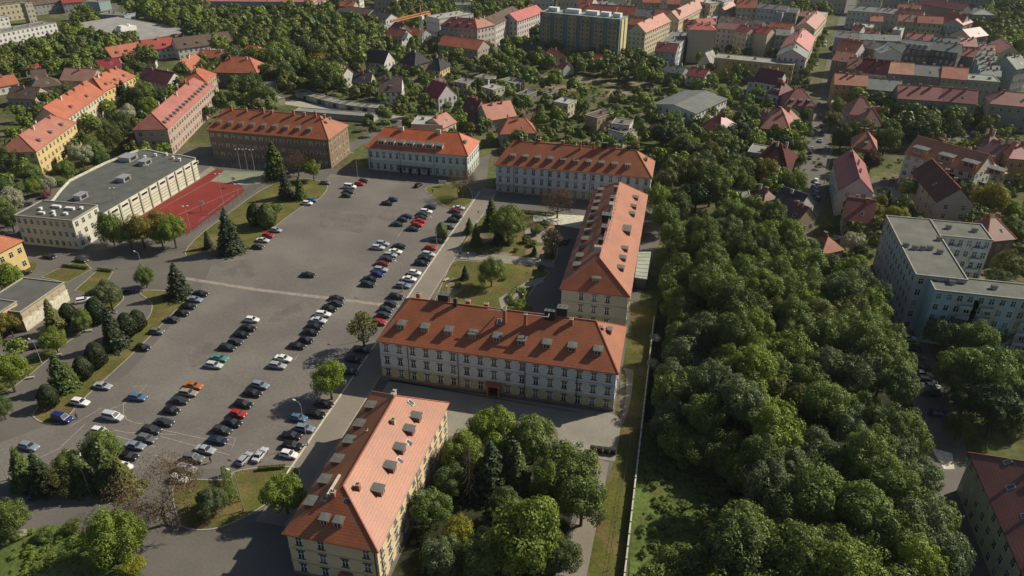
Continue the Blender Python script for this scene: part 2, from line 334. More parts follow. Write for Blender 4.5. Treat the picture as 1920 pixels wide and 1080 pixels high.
def roof_mesh(L, W, h, typ, rise, mats, o=.5, ins=None):
    """returns roof mesh; for gables also the gable wall mesh"""
    mb = MB(); gw = None
    if typ == 'f':
        mb.box(-.15, -.15, h, L+.15, W+.15, h+.12, 0)
        for b in ((-.15,-.15,L+.15,.15),(-.15,W-.15,L+.15,W+.15),(-.15,.15,.15,W-.15),(L-.15,.15,L+.15,W-.15)): mb.box(b[0], b[1], h+.12, b[2], b[3], h+.42, 1)
        return mb.mesh('roof', mats), None
    sw = typ[1] == 'y'; l, w = (W, L) if sw else (L, W)
    def tr(p): return (p[1], l-p[0], p[2]) if sw else p    # y-ridge: rotate frame
    s = rise/(w/2); ze = h+.02; zr = h+rise
    if typ[0] == 'h':
        i0, i1 = ins if ins else (min(w*.36, l/2-.01),)*2
        A = [(-o,-o,ze),(l+o,-o,ze),(l+o,w+o,ze),(-o,w+o,ze)]; B = [(x, y, ze+.22) for x, y, _ in A]; r0 = (i0, w/2, zr); r1 = (l-i1, w/2, zr)
        mb.face([tr(p) for p in A[::-1]], 1)
        for i in range(4): j = (i+1) % 4; mb.face([tr(p) for p in (A[i], A[j], B[j], B[i])], 1)
        for q in ((B[0],B[1],r1,r0), (B[2],B[3],r0,r1)): mb.face([tr(p) for p in q])
        mb.face([tr(p) for p in (B[1],B[2],r1)]); mb.face([tr(p) for p in (B[3],B[0],r0)])
        rc = MB()
        for a, b in ((B[0],r0),(B[3],r0),(B[1],r1),(B[2],r1),(r0,r1)):
            if (Vector(a)-Vector(b)).length > .5: mb.tube(tr(a), tr(b), .16, n=4, mi=2)
        return mb.mesh('roof', mats), None
    th = .25; y0, y1 = -o, w+o; za = ze-o*s*.0
    top = [(y0, ze), (w/2, zr+th), (y1, ze)]; bot = [(y0, ze-th), (w/2, zr), (y1, ze-th)]
    x0, x1 = -o*.6, l+o*.6
    for k in range(2):
        a, b = top[k], top[k+1]; c, d = bot[k], bot[k+1]
        mb.face([tr(p) for p in ((x0,a[0],a[1]),(x1,a[0],a[1]),(x1,b[0],b[1]),(x0,b[0],b[1]))]); mb.face([tr(p) for p in ((x0,d[0],d[1]),(x1,d[0],d[1]),(x1,c[0],c[1]),(x0,c[0],c[1]))], 1)
        for x in (x0, x1): mb.face([tr(p) for p in ((x,a[0],a[1]),(x,b[0],b[1]),(x,d[0],d[1]),(x,c[0],c[1]))], 1)
    for k in (0, 2): mb.face([tr(p) for p in ((x0,top[k][0],top[k][1]),(x1,top[k][0],top[k][1]),(x1,bot[k][0],bot[k][1]),(x0,bot[k][0],bot[k][1]))], 1)
    mb.tube(tr((x0,w/2,zr+th)), tr((x1,w/2,zr+th)), .15, n=4, mi=2)
    g = MB()
    for x in (0, l): g.face([tr(p) for p in ((x,.02,h-.02),(x,w-.02,h-.02),(x,w/2,zr-.03))])
    return mb.mesh('roof', mats), g
def slope_z(L, W, h, rise, d, half): return h+.24+rise*(d)/half
def chimney(root, x, y, z0, hh, sx=.7, sy=.7, mat='brick', col=None):
    mb = MB(); mb.box(-sx/2, -sy/2, 0, sx/2, sy/2, hh); mb.box(-sx/2-.08, -sy/2-.08, hh, sx/2+.08, sy/2+.08, hh+.14, 1)
    for k in (-.22, .22): mb.box(k*sx-.09, -.09, hh+.14, k*sx+.09, .09, hh+.38, 2)
    return ob('chimney', mb.mesh('chimney', [X_[mat], X_['capg' if mat == 'dark' else 'conc'], X_['dark']]), root, (x, y, z0))
DM = {}
def dormer(root, s, t, d, L, W, h, rise, wd=1.9, hh=1.5, cap='capg', cheek=None, style='hip', half=None):
    half = half or (W if s in 'fb' else L)/2; sl = rise/half; z = h+.24+sl*d
    dep = hh/(sl-.05) if sl > .2 else 4
    k = (round(wd,2), round(hh,2), round(sl,2), cap, cheek)
    if k not in DM:
        a = MB(); y1 = dep
        a.face([(-wd/2,0,0),(wd/2,0,0),(wd/2,0,hh),(-wd/2,0,hh)])
        for x in (-wd/2, wd/2): a.face([(x,0,-.1),(x,0,hh),(x,y1,hh+.05*y1-.02)])
        c = MB(); o = .2; zt = hh+.02; e = .05*(y1+.4)
        A = [(-wd/2-o,-o,zt-.04),(wd/2+o,-o,zt-.04),(wd/2+o,y1+.15,zt+e),(-wd/2-o,y1+.15,zt+e)]; B = [(p[0],p[1],p[2]+.12) for p in A]
        c.face(A[::-1])
        for i in range(4): j = (i+1) % 4; c.face((A[i],A[j],B[j],B[i]))
        r0, r1 = (0, .9, zt+.26), (0, y1+.15, zt+e+.2)
        c.face((B[0],B[1],r0)); c.face((B[1],B[2],r1,r0)); c.face((B[3],B[0],r0,r1)); c.face((B[2],B[3],r1))
        w = MB(); ww = wd*.68; wz = hh*.22; w.box(-ww/2-.1,-.06,wz-.08,ww/2+.1,.01,hh-.12,0); w.box(-ww/2,-.09,wz,ww/2,-.061,hh-.2,1); w.box(-.05,-.1,wz,.05,-.091,hh-.2,0)
        DM[k] = (a.mesh('dormer', [X_['tile'] if cheek is None else X_[cheek]]), c.mesh('dormer_roof', [X_[cap]]), w.mesh('window', [X_['white'], X_['glass']]))
    a, c, w = DM[k]; p, ang = side_pt(s, t, z, L, W, -d)
    o = ob('dormer', a, root, p, ang, color=root.get('_rc', (.4,.12,.07)))
    ob('dormer_roof', c, o); ob('window', w, o)
def skylight(root, s, t, d, L, W, h, rise, half=None, wd=.8, ln=1.3):
    half = half or (W if s in 'fb' else L)/2; sl = rise/half; an = math.atan(sl); z = h+.24+sl*d
    mb = MB(); mb.box(-wd/2-.1,-.1,.0,wd/2+.1,ln+.1,.16,0,1); mb.box(-wd/2,0,.16,wd/2,ln,.18,2)
    p, ang = side_pt(s, t, z, L, W, -d)
    ob('skylight', mb.mesh('skylight', [X_['capg'], X_['white'], X_['blue']]), root, p, (an, 0, ang))
def balcony(root, s, t, z, L, W, wd=2.6, dep=1.1, col=(.5,.52,.5)):
    k = ('bal', round(wd,1))
    if k not in DM:
        mb = MB(); mb.box(-wd/2,-dep,-.12,wd/2,0,0); 
        mb.box(-wd/2,-dep,0,wd/2,-dep+.06,.95,1); mb.box(-wd/2,-dep+.06,0,-wd/2+.06,0,.95,1); mb.box(wd/2-.06,-dep+.06,0,wd/2,0,.95,1); mb.box(-wd/2+.15,-.03,.05,wd/2-.15,.01,2.1,2)
        DM[k] = mb.mesh('balcony', [X_['conc'], X_['wall'], X_['glass']])
    p, a = side_pt(s, t, z, L, W, .01); ob('balcony', DM[k], root, p, a, color=col)
RC = dict(o=(.40,.14,.065), r=(.28,.055,.04), m=(.15,.035,.035), p=(.36,.15,.10), b=(.12,.085,.065), g=(.17,.18,.165), l=(.36,.36,.34), k=(.055,.055,.06), s=(.38,.115,.055), v=(.50,.03,.05), w=(.5,.5,.5), t=(.25,.34,.34))
WCO = dict(w=(.62,.62,.58), c=(.55,.49,.34), y=(.60,.46,.19), b=(.40,.36,.28), g=(.31,.31,.30), u=(.30,.36,.40), k=(.23,.14,.10), p=(.42,.31,.25), o=(.52,.34,.10), d=(.19,.19,.18), l=(.55,.50,.46), t=(.25,.34,.34), s=(.45,.3,.22))
FOOT = []                                                 # footprints, to keep trees off the buildings
def mkroot(name, label, cat, org, ang, group=None):
    o = bpy.data.objects.new(name, None); COL.objects.link(o); o.location = org; o.rotation_euler = (0,0,ang); o.empty_display_size = 1
    return tag(o, label, cat, group)
def building(label, org, ang, L, W, h, typ, rise, rc, wc, rows, name='house', cat='house', sides=None, style='far', nch=None, group=None,
             ins=None, cols=None, walls=True, nd=0, base=0, ww=None, o=.5, skip=(), rmat=None, dcap='capg', cap=96):
    root = mkroot(name, label, cat, (org[0], org[1], 0), ang, group)
    rc = RC[rc] if isinstance(rc, str) else rc; wc = WCO[wc] if isinstance(wc, str) else wc; root['_rc'] = rc
    ca, sa = math.cos(ang), math.sin(ang)
    FOOT.append((org[0], org[1], ca, sa, L, W, h))
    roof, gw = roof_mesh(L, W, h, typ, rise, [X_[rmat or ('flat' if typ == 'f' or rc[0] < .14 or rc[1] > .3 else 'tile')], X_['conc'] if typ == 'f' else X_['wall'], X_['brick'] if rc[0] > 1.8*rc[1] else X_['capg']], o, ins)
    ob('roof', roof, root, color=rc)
    if walls:
        mb = gw or MB()
        for q in (((0,0),(L,0)),((L,0),(L,W)),((L,W),(0,W)),((0,W),(0,0))): mb.face([(q[0][0],q[0][1],0),(q[1][0],q[1][1],0),(q[1][0],q[1][1],h),(q[0][0],q[0][1],h)])
        mb.face([(0,0,h-.01),(L,0,h-.01),(L,W,h-.01),(0,W,h-.01)])
        ob('wall', mb.mesh('wall', [X_['wall']]), root, color=wc)
    if sides is None:                                     # facades that face the camera
        sides = ''
        for s, (nx, ny), (mx, my) in (('f',(0,-1),(L/2,0)),('r',(1,0),(L,W/2)),('l',(-1,0),(0,W/2)),('b',(0,1),(L/2,W))):
            wx, wy = org[0]+mx*ca-my*sa, org[1]+mx*sa+my*ca; n = (nx*ca-ny*sa, nx*sa+ny*ca)
            if n[0]*-wx+n[1]*-wy > 0: sides += s
    if rows: windows(root, L, W, h, sides, rows, style, base, ww, cols, cap, skip)
    rnd = random.Random(hash(label) % 9999 if False else len(label)*31+int(org[0]*7) % 97)
    if typ != 'f':
        n = rnd.randint(1, 3) if nch is None else nch; sw = typ[1] == 'y'; l, w = (W, L) if sw else (L, W)
        for i in range(n):
            t = l*(i+.6+rnd.random()*.3)/(n+.6); off = rnd.choice((-1, 1))*w*.08; zc = h+rise*(1-abs(off)/(w/2))-.4
            t = min(max(t, l*.25), l*.8) if typ[0] == 'h' else t
            x, y = (w/2+off, l-t) if sw else (t, w/2+off)
            chimney(root, x, y, zc, 1.9+rnd.random()*.6, .7+rnd.random()*.6, .6, rnd.choice(('brick','pconc','brick')))
        for s in sides[:2]:
            if nd and ((s in 'fb') != sw):
                ln = L if s in 'fb' else W
                for i in range(nd): dormer(root, s, ln*(i+.8)/(nd+.6), 1.2, L, W, h, rise, 1.5, 1.25, dcap)
        if rnd.random() < .5 and not nd and sides: 
            s = 'f' if not sw else sides[-1]
            if (s in 'fb') != sw: skylight(root, s, (L if s in 'fb' else W)*.6, 1.6, L, W, h, rise)
    else:
        n = max(1, int(L*W/90)) if nch is None else nch
        for i in range(min(n, 6)):
            x = L*(i+.5)/min(n, 6); y = W*(.3+.4*rnd.random()); mb = MB(); mb.box(-.7,-.45,0,.7,.45,.9); mb.box(-.8,-.55,.9,.8,.55,1.02,1)
            ob('roof_vent', mb.mesh('roof_vent', [X_['conc'], X_['dark']]), root, (x, y, h+.12))
    return root
def bpx(p1, p2, h):
    a, b = G(*p1, h), G(*p2, h); d = b-a; return (a.x, a.y), math.atan2(d.y, d.x), d.length

# ------------------------------------------------------------------ the campus barracks blocks
RT = (.31,.100,.038)
def campus(label, x0, y0, L, W, h, typ, rise, ins, up, low, rows, cols, sides, splits, dorm, skip=()):
    root = building(label, (x0, y0), 0, L, W, h, typ, rise, RT, up, 0, 'barracks_building', 'building', ins=ins, walls=False, nch=0, o=.55)
    fh = h/rows; mb = MB(); zl = fh*1.02 if low else 0
    def wall(z0, z1, g=0):
        m = MB()
        for q in (((-g,-g),(L+g,-g)),((L+g,-g),(L+g,W+g)),((L+g,W+g),(-g,W+g)),((-g,W+g),(-g,-g))): m.face([(*q[0],z0),(*q[1],z0),(*q[1],z1),(*q[0],z1)])
        return m
    if low: ob('ground_floor_wall', wall(.6, zl).mesh('ground_floor_wall', [X_['rust']]), root, color=low)
    ob('wall', wall(zl if low else .6, h+.02).mesh('wall', [X_['wall']]), root, color=up)
    m = MB(); m.box(-.08,-.08,0,L+.08,W+.08,.6); ob('plinth', m.mesh('plinth', [X_['wall']]), root, color=(.27,.19,.15))
    for r in range(1, rows):
        m = MB(); z = r*fh; g = .12
        m.box(-g,-g,z-.09,L+g,0,z+.09); m.box(L,0,z-.09,L+g,W,z+.09); m.box(-g,0,z-.09,0,W,z+.09); ob('string_course', m.mesh('string_course', [X_['wall']]), root, color=tuple(c*.8 for c in up))
    m = MB(); g = .3; m.box(-g,-g,h-.3,L+g,0,h-.02); m.box(L,0,h-.3,L+g,W,h-.02); m.box(-g,0,h-.3,0,W,h-.02); ob('cornice', m.mesh('cornice', [X_['wall']]), root, color=up)
    windows(root, L, W, h, sides, rows, 'near', 0, 1.05, cols, 99, skip)
    for s, t in splits:
        p, a = side_pt(s, t, 0, L, W, .14); m = MB(); m.tube((0,0,.2),(0,0,h-.1),.085,n=6); ob('downpipe', m.mesh('downpipe', [X_['dark']]), root, p, a)
    for s, t, d, w_, h_ in dorm: dormer(root, s, t, d, L, W, h, rise, w_, h_, half=W/2 if typ[1] == 'x' and s in 'fb' else (L/2 if typ[1] == 'y' and s in 'rl' else (ins[0] if ins else None)))
    return root
bw, cr = (.56,.60,.62), (.47,.45,.28)
# front block across the middle
B1 = campus('long white and cream barracks block with entrance porch and nine dormers on its front roof', -64, 137.2, 57.5, 19.2, 11, 'hx', 7.3, (5.4, 6.3), bw, cr, 3, {'f': 17, 'r': 5}, 'fr',
    [('f', 57.5*k) for k in (.125,.345,.63,.845)], [('f', 3.6+(57.5-11.5)*i/8*1.04+1.2, 2.7, 1.9, 1.35) for i in range(9)]+[('r', 10.5, 2.6, 1.5, 1.2)], skip=(('f',0,8),))
def dz(W, h, rise, y): return h+.2+rise*(1-abs(y-W/2)/(W/2))
for x, y, hh, sx, sy, mt in ((6.5,11.5,2.2,1.0,.8,'brick'),(13.5,10.5,2.8,2.6,1.6,'dark'),(16.8,9.2,2.4,.8,.7,'dark'),(19.5,11,1.8,1.1,.8,'brick'),(24,11.6,1.7,1,.8,'brick'),(29.7,6.8,4.2,.7,.7,'brick'),
        (34.8,6.6,4.0,.7,.7,'brick'),(40.2,8.9,2.6,2.4,.9,'dark'),(43,10.5,3.2,2.4,1.8,'dark'),(45.5,8.4,1.7,.8,.8,'brick'),(52.6,9,2.2,1.1,.8,'brick')):
    chimney(B1, x, y, dz(19.2,11,7.3,y)-.6 if x < 52 else 15.0, hh, sx, sy, mt)
m = MB()
for a, b in (((29.7,6.8),(29.7,9.6)),((29.7,6.8),(25.5,6.8)),((34.8,6.6),(40.2,6.6)),((40.2,6.6),(40.2,8.9))):
    z = 19.6; m.tube((a[0],a[1],z),(b[0],b[1],z),.13,n=4)
ob('flue_pipe', m.mesh('flue_pipe', [X_['zinc']]), B1)
skylight(B1, 'f', 28.4, 6.3, 57.5, 19.2, 11, 7.3)
m = MB(); m.box(-1.6,-1.5,0,-1.2,0,3.3); m.box(1.2,-1.5,0,1.6,0,3.3); m.box(-1.9,-1.8,3.3,1.9,0,3.7); m.box(-1.1,-.08,.05,1.1,.02,2.9,1)
ob('entrance_porch', m.mesh('entrance_porch', [X_['brick'], X_['dark']]), B1, (57.5*8.5/17, 0, 0))

# bottom block
ye = (.66,.53,.33)
B0 = campus('cream barracks block nearest the camera with a big sunlit tiled roof', -58, 78.8, 16.8, 39.8, 10.2, 'hy', 6.6, (7.2, 6.8), ye, None, 3, {'f': 4, 'r': 12, 'l': 12}, 'frl',
    [('r', 1.2), ('r', 20), ('f', 16.3)], [('r', t, 2.6, 1.7, 1.45) for t in (10.2,16.2,21.3,26.8,30.9)]+[('l', t, 1.6, 2.0, 1.5) for t in (7,13,18,23.5,29,34.5)]+[('f', 6.6, 1.6, 1.6, 1.4),('f', 9.2, 1.6, 1.6, 1.4)], skip=(('f',2,2),))
for t, d in ((33.5,5),(30.5,3.6),(19,2.2),(24.2,2.2)): skylight(B0, 'r', t, d, 16.8, 39.8, 10.2, 6.6)
skylight(B0, 'f', 9.8, 4.4, 16.8, 39.8, 10.2, 6.6, half=7.2, wd=1.1)
for x, y, z0, hh, sx, sy, mt in ((7.0,5.4,13.8,2.6,.9,.7,'brick'),(10.6,8.0,14.8,1.6,.7,.7,'brick'),(5.6,4.6,13.4,1.6,.9,.5,'pconc'),(10.4,26,15.2,1.1,.7,.7,'pconc'),(7.9,33,15.8,1.5,.6,1.6,'conc'),(5.8,23,14,1.2,.5,.5,'pconc')): chimney(B0, x, y, z0, hh, sx, sy, mt)
m = MB(); m.box(-.2,0,0,.2,5.5,.35); ob('roof_walkway', m.mesh('roof_walkway', [X_['pconc']]), B0, (6.0, 4.8, 15.3))
m = MB(); m.box(-1.2,-1.1,0,1.2,0,2.9); ob('entrance_porch', m.mesh('entrance_porch', [X_['brick']]), B0, (10.4, 0, 0))
# middle north-south block
B3 = campus('cream barracks block running away from the camera with a pale sunlit roof', -25, 172.2, 18.1, 70.2, 11, 'hy', 7.4, (7.5, 6.5), (.52,.50,.38), (.45,.45,.26), 3, {'f': 5, 'r': 20, 'l': 20}, 'fr',
    [('r', 2), ('r', 24), ('r', 50)], [('l', 5+5.6*i, 1.7, 2.2, 1.5) for i in range(11)]+[('r', t, 2.4, 1.8, 1.4) for t in (9.5,15.5,21.5,46.5,52.5,60)]+[('r', 33.5, 2.6, 4.2, 1.8), ('f', 9, 1.8, 2.2, 1.4)], skip=(('f',0,0),('f',1,0),('f',2,0),('f',2,4),('f',1,4),('f',0,4)))
for x, y, hh, sx, sy, mt in ((8.2,10.5,2.4,2.0,1.1,'pconc'),(8.3,16,2.0,1.4,.9,'dark'),(8.3,24,2.4,1.6,2.4,'dark'),(8.0,33,2.2,2.8,2.4,'dark'),(8.6,40,2.8,1.2,2.2,'conc'),(8.3,46,2.4,1.2,2.4,'dark'),(8.4,56,2.0,1.2,.8,'brick'),(8.8,61,1.2,.5,.5,'pconc')): chimney(B3, x, y, 17.3, hh, sx, sy, mt)
m = MB()
for x in (-.5, .5): m.tube((x,0,0),(x,34,0),.07,n=4)
for y in range(0, 35, 3): m.tube((-.5,y,-1),(-.5,y,1),.05,n=4); m.tube((.5,y,-1),(.5,y,1),.05,n=4)
ob('roof_railing', m.mesh('roof_railing', [X_['zinc']]), B3, (9.4, 16, 19.0))
# top right block and its neighbours
B4 = campus('long white barracks block with a bare reddish tree in front', -65, 259, 58.6, 17.2, 11.2, 'hx', 7.2, (5.2, 6.6), bw, (.45,.46,.33), 3, {'f': 18, 'l': 5, 'r': 4}, 'fr',
    [('f', 58.6*k) for k in (.12,.35,.62,.86)], [('f', 6+4.85*i, 2.2, 2.0, 1.4) for i in range(10)]+[('r', 8.5, 2.3, 1.5, 1.2)])
for x, y, hh, sx, sy, mt in ((8,9,2,1,.8,'brick'),(15,9.4,2,1,.8,'brick'),(24,9,2,1.2,.8,'brick'),(31,7.4,3.4,.7,.7,'brick'),(36,7.2,3.6,.7,.7,'brick'),(40,8.8,2.4,2.4,1,'dark'),(44,8.4,2.2,.8,.8,'brick'),(49,9,2,1.2,.8,'dark')): chimney(B4, x, y, dz(17.2,11.2,7.2,y)-.6, hh, sx, sy, mt)
B2 = campus('pale green and white hall with bright orange roof and wide dormers', -122, 269.5, 42.6, 17.6, 9.8, 'hx', 6.4, (5.0, 5.8), (.56,.62,.58), (.48,.53,.42), 2, {'f': 15, 'r': 6}, 'fr',
    [('f', 42.6*k) for k in (.02,.33,.67,.98)], [('f', 5.8+4.1*i, 1.2, 3.1, 1.8) for i in range(7)]+[('r', 6, 2, 1.6, 1.3)])
for ch in B2.children:
    if ch.name.startswith('roof'): ch.color = (.46,.115,.038,1)
    if ch.name.startswith('dormer'): ch.color = (.55,.58,.56,1)
for x in (12.5, 28.5): chimney(B2, x, 8.0, 14.6, 2.4, 1.6, 1.1, 'pconc')
m = MB(); m.box(-7,-1.4,3.1,7,0,3.4)
for x in (-6,-2,2,6): m.box(x-.5,-.3,.05,x+.5,.02,2.9,1)
ob('canopy', m.mesh('canopy', [X_['capg'], X_['glass']]), B2, (20, 0, 0))
B5 = campus('long brown plastered barracks block with a row of roof dormers behind the court', -193.2, 268, 55, 19.4, 12.2, 'hx', 7, (3.6, 7.4), (.27,.185,.12), None, 3, {'f': 17, 'r': 5}, 'fr',
    [('f', 54)], [('f', 4+5.2*i, 2.4, 1.9, 1.3) for i in range(9)]+[('r', 9.5, 2.6, 1.5, 1.1)])
for i, x in enumerate((7,14,22,26,36,41,46,50)): chimney(B5, x, 9, 18.2, 1.8 if i % 2 else 2.6, .9, .7, 'brick')
m = MB(); pts = [(G(*p, 4.2).x, G(*p, 4.2).y) for p in ((1197,472),(1221,472),(1213,523),(1190,520))]; m.prism(pts, 3.9, 4.2, 0); c0 = pts[0]
an = mkroot('glass_annex', 'low annex with pale ribbed roof against the east wall of the long middle block', 'annex', (0,0,0), 0)
ob('roof', m.mesh('roof', [X_['flat']]), an, color=(.33,.36,.29)); m = MB(); cx = sum(p[0] for p in pts)/4; cy = sum(p[1] for p in pts)/4
m.prism([((p[0]-cx)*.9+cx, (p[1]-cy)*.94+cy) for p in pts], 0, 3.88, 0); ob('wall', m.mesh('wall', [X_['blue']]), an)
for i in range(7):
    m = MB(); t = (i+.5)/7; a = [pts[0][k]*(1-t)+pts[3][k]*t for k in (0,1)]; b = [pts[1][k]*(1-t)+pts[2][k]*t for k in (0,1)]; m.tube((*a,4.24),(*b,4.24),.08,n=4); ob('roof_rib', m.mesh('roof_rib', [X_['zinc']]), an)
# ---- gym
gorg, gang, gL = bpx((27,405),(135,415),10.3)
gym = building('cream school block with white roof vents at the end of the gym hall', gorg, gang, gL, 12.5, 10.3, 'f', 0, (.085,.09,.08), (.58,.57,.46), 3, 'school_block', 'building', sides='fr', cols={'f': 9, 'r': 4}, nch=0, style='far')
for x, y, a, b in ((8,3,1.8,.7),(14.5,8,3,.9),(9,8.5,3,.9),(16,4,1.2,.8),(11,4.5,.8,.8),(5,6,.8,.8),(18,9,.8,.8),(13,2.5,.7,.7)):
    m = MB(); m.box(-a/2,-b/2,0,a/2,b/2,.7); m.box(-a/2-.1,-b/2-.1,.7,a/2+.1,b/2+.1,.8); ob('roof_vent', m.mesh('roof_vent', [X_['white']]), gym, (x, y, 10.42))
hall = mkroot('gym_hall', 'long low gym hall with grey flat roof, curved back edge and ribbed cream side wall', 'gym', (0,0,0), 0)
y0 = gorg[1]+12.6; hp = [(-185.2,y0),(-185.2,245.3),(-193.5,247),(-198.6,246.6),(-210,249.6),(-213,247.5),(-216,232),(-216.2,213),(-212.5,204),(-208.6,196),(-207.6,y0)]
FOOT.append((-216,178,1,0,31,70,9)); 
m = MB(); m.prism(hp, 0, 8.2, 0); ob('wall', m.mesh('wall', [X_['wall']]), hall, color=(.60,.59,.46))
m = MB(); m.prism([(p[0], p[1]) for p in hp], 8.21, 8.4, 0); ob('roof', m.mesh('roof', [X_['flat']]), hall, color=(.10,.108,.098))
for i in range(1, len(hp)-1):
    a, b = Vector((*hp[i],0)), Vector((*hp[i+1],0)); d = (b-a).normalized(); n = Vector((d.y,-d.x,0)); m = MB(); hh = 9.2 if i > 4 else 8.8
    m.prism([tuple(a+n*.12)[:2], tuple(b+n*.12)[:2], tuple(b-n*.3)[:2], tuple(a-n*.3)[:2]], 8.0, hh-.001*i); ob('parapet', m.mesh('parapet', [X_['pconc']]), hall)
for i in range(10):
    y = y0+2.5+i*5.3; m = MB(); m.box(0,-.28,0,.35,.28,8.1); ob('pilaster', m.mesh('pilaster', [X_['wall']]), hall, (-185.2, y, 0), color=(.34,.36,.27))
    m = MB(); m.box(0,-1.9,0,.08,1.9,1.1,0); m.box(.08,-1.6,.15,.1,1.6,.95,1); ob('window', m.mesh('window', [X_['white'], X_['glass']]), hall, (-185.2, y+2.6, 6.2))
    for z in (1.5,2.6,3.7,4.8):
        m = MB(); m.box(.12,.3,z,.18,5.0,z+.1); ob('wall_rail', m.mesh('wall_rail', [X_['wire']]), hall, (-185.2, y, 0))
for u, v, sx, sy in (((232,335),0,3,2),((272,304),0,3,2),((240,296),0,5,2.6),((152,368),0,2.5,2)):
    g = G(u[0], u[1], 9.2); m = MB(); m.box(-sx/2,-sy,0,sx/2,sy,1.7); m.box(-sx/2-.3,-sy-.2,1.7,sx/2+.3,sy+.2,1.85); m.box(sx/2,-sy*.6,.3,sx/2+.05,sy*.6,1.4,1); ob('air_unit', m.mesh('air_unit', [X_['zinc'], X_['dark']]), hall, (g.x, g.y, 8.4))
for u in ((272,295),(292,291),(325,296),(337,300),(312,290)):
    g = G(u[0], u[1], 8.8); m = MB(); m.tube((0,0,0),(0,0,.9),.45,n=8); m.tube((0,0,.9),(0,0,1.1),.6,n=8); ob('roof_vent', m.mesh('roof_vent', [X_['white']]), hall, (g.x, g.y, 8.4))
o_, a_, l_ = bpx((-62,505),(40,453), 9)
building('yellow house with orange roof at the left edge beside the cream school block', o_, a_, l_, 14, 9, 'hx', 4.6, 'o', 'y', 2, nch=2, ww=1.3)
o_, a_, l_ = bpx((38,587),(120,531), 6)
g1 = building('long ochre garage hall with flat grey roof and worn shutters', o_, a_, l_, 13.5, 6, 'f', 0, (.11,.115,.105), (.42,.33,.18), 0, 'garage_hall', 'garage', nch=0)
for i in range(6):
    m = MB(); m.box(-1.5,-.08,.3,1.5,.02,3.6); m.box(-1.7,-.14,3.6,1.7,.02,3.8); m.box(-1.3,-.1,4.5,1.3,.02,5.3,1); ob('shutter', m.mesh('shutter', [X_['pconc'], X_['conc']]), g1, (l_*(i+.5)/6, 0, 0))
o_, a_, l_ = bpx((-60,626),(31,567), 7)
g2 = building('taller ochre gatehouse with dark arched gateways beside the garage hall', o_, a_, l_, 15, 7, 'f', 0, (.11,.115,.105), (.50,.38,.20), 0, 'gatehouse', 'garage', nch=1)
for x in (l_*.5, l_*.66, l_*.82):
    m = MB(); n = 9; m.prism([(-1.4,0),(1.4,0)]+[(1.4*math.cos(t*math.pi/n), 2.4+1.2*math.sin(t*math.pi/n)) for t in range(n+1)], 0, .06); o = ob('gateway', m.mesh('gateway', [X_['dark']]), g2, (x, -.01, 0), (math.pi/2, 0, 0))
windows(g2, l_, 15, 7, 'f', 1, 'far', 3.8, 1.6, {'f': 3})
# ------------------------------------------------------------------ the town around: eave line of the facade nearest the camera, depth, height ...
def far(label, t, u1, v1, u2, v2, W, h, typ, rise, rc, wc, rows, name='house', cat='house', **k):
    org, ang, L = bpx(T(t, u1, v1), T(t, u2, v2), h)
    if L < 3: L = 3
    return building(label, org, ang, L, W, h, typ, rise, rc, wc, rows, name, cat, **k)
A_ = dict(name='apartment_block', cat='apartment block'); V_ = dict(name='villa', cat='villa'); S_ = dict(name='tenement', cat='tenement')
# upper left
far('long white balcony slab block in the upper left corner', 'a', -260,300, 420,172, 12, 15, 'f', 0, 'g', 'w', 5, **A_)
far('second white slab block behind the long balcony slab, top left', 'a', -300,180, 60,125, 12, 15, 'f', 0, 'l', 'w', 5, **A_)
far('cream factory building with tall windows in the extreme top left corner', 'a', -120,55, 170,22, 14, 12, 'f', 0, 'b', 'c', 3, 'factory', 'factory')
far('narrow beige tower beside the cream factory, top left', 'a', 185,30, 240,22, 6, 15, 'f', 0, 'b', 'b', 4, 'tower', 'tower')
far('low dark-roofed factory wing right of the beige tower', 'a', 245,40, 460,14, 14, 8, 'gx', 3, 'b', 'g', 2, 'factory', 'factory')
far('grey-roofed workshop with red trim at the top edge left of the lorry yard', 'a', 470,25, 620,12, 12, 8, 'gx', 3, 'r', 'g', 2, 'workshop', 'workshop')
far('blue-grey loading shed behind the flat market hall', 'a', 735,110, 930,120, 16, 6, 'f', 0, 'g', 'u', 0, 'shed', 'shed')
far('teal-sided shed at the top edge behind the lorry yard', 'a', 640,12, 740,20, 12, 7, 'f', 0, 'g', 't', 0, 'shed', 'shed')
mh = far('huge flat-roofed market hall with pale grey roof and white rooftop unit', 'a', 1065,305, 1450,232, 92, 6.5, 'f', 0, (.30,.29,.27), 'k', 0, 'market_hall', 'market hall', nch=0)
m = MB(); m.box(-6,-3,0,6,3,2.6); m.box(-5,-2.5,2.6,-1,2.5,3.6); m.tube((2,0,2.6),(2,0,4),1.2,n=8); ob('roof_unit', m.mesh('roof_unit', [X_['white']]), mh, (14, 40, 6.6))
far('orange-roofed terrace in front of the market hall, left end', 'a', 840,432, 1085,388, 12, 6.5, 'gx', 5, 's', 'w', 2, 'terrace', 'terraced houses', nd=3)
far('red-roofed middle terrace in front of the market hall', 'a', 1085,378, 1315,352, 12, 6.5, 'gx', 5, (.38,.07,.045), 'w', 2, 'terrace', 'terraced houses', nd=2)
far('brown-roofed white terrace at the right corner of the market hall', 'a', 1335,368, 1745,312, 12, 7, 'gx', 5.5, 'b', 'w', 2, 'terrace', 'terraced houses', nd=4)
far('brown-roofed house with a white gable front below the orange terrace', 'a', 1000,462, 1160,452, 10, 5, 'gx', 4.5, 'b', 'w', 2)
far('steep orange-roofed grey house below the brown terrace', 'a', 1430,530, 1540,470, 11, 5, 'gx', 5, 's', 'b', 2)
far('low orange roof half hidden by trees left of the big orange hip roof', 'a', 1480,432, 1790,440, 10, 4, 'gx', 3.5, 's', 'b', 1)
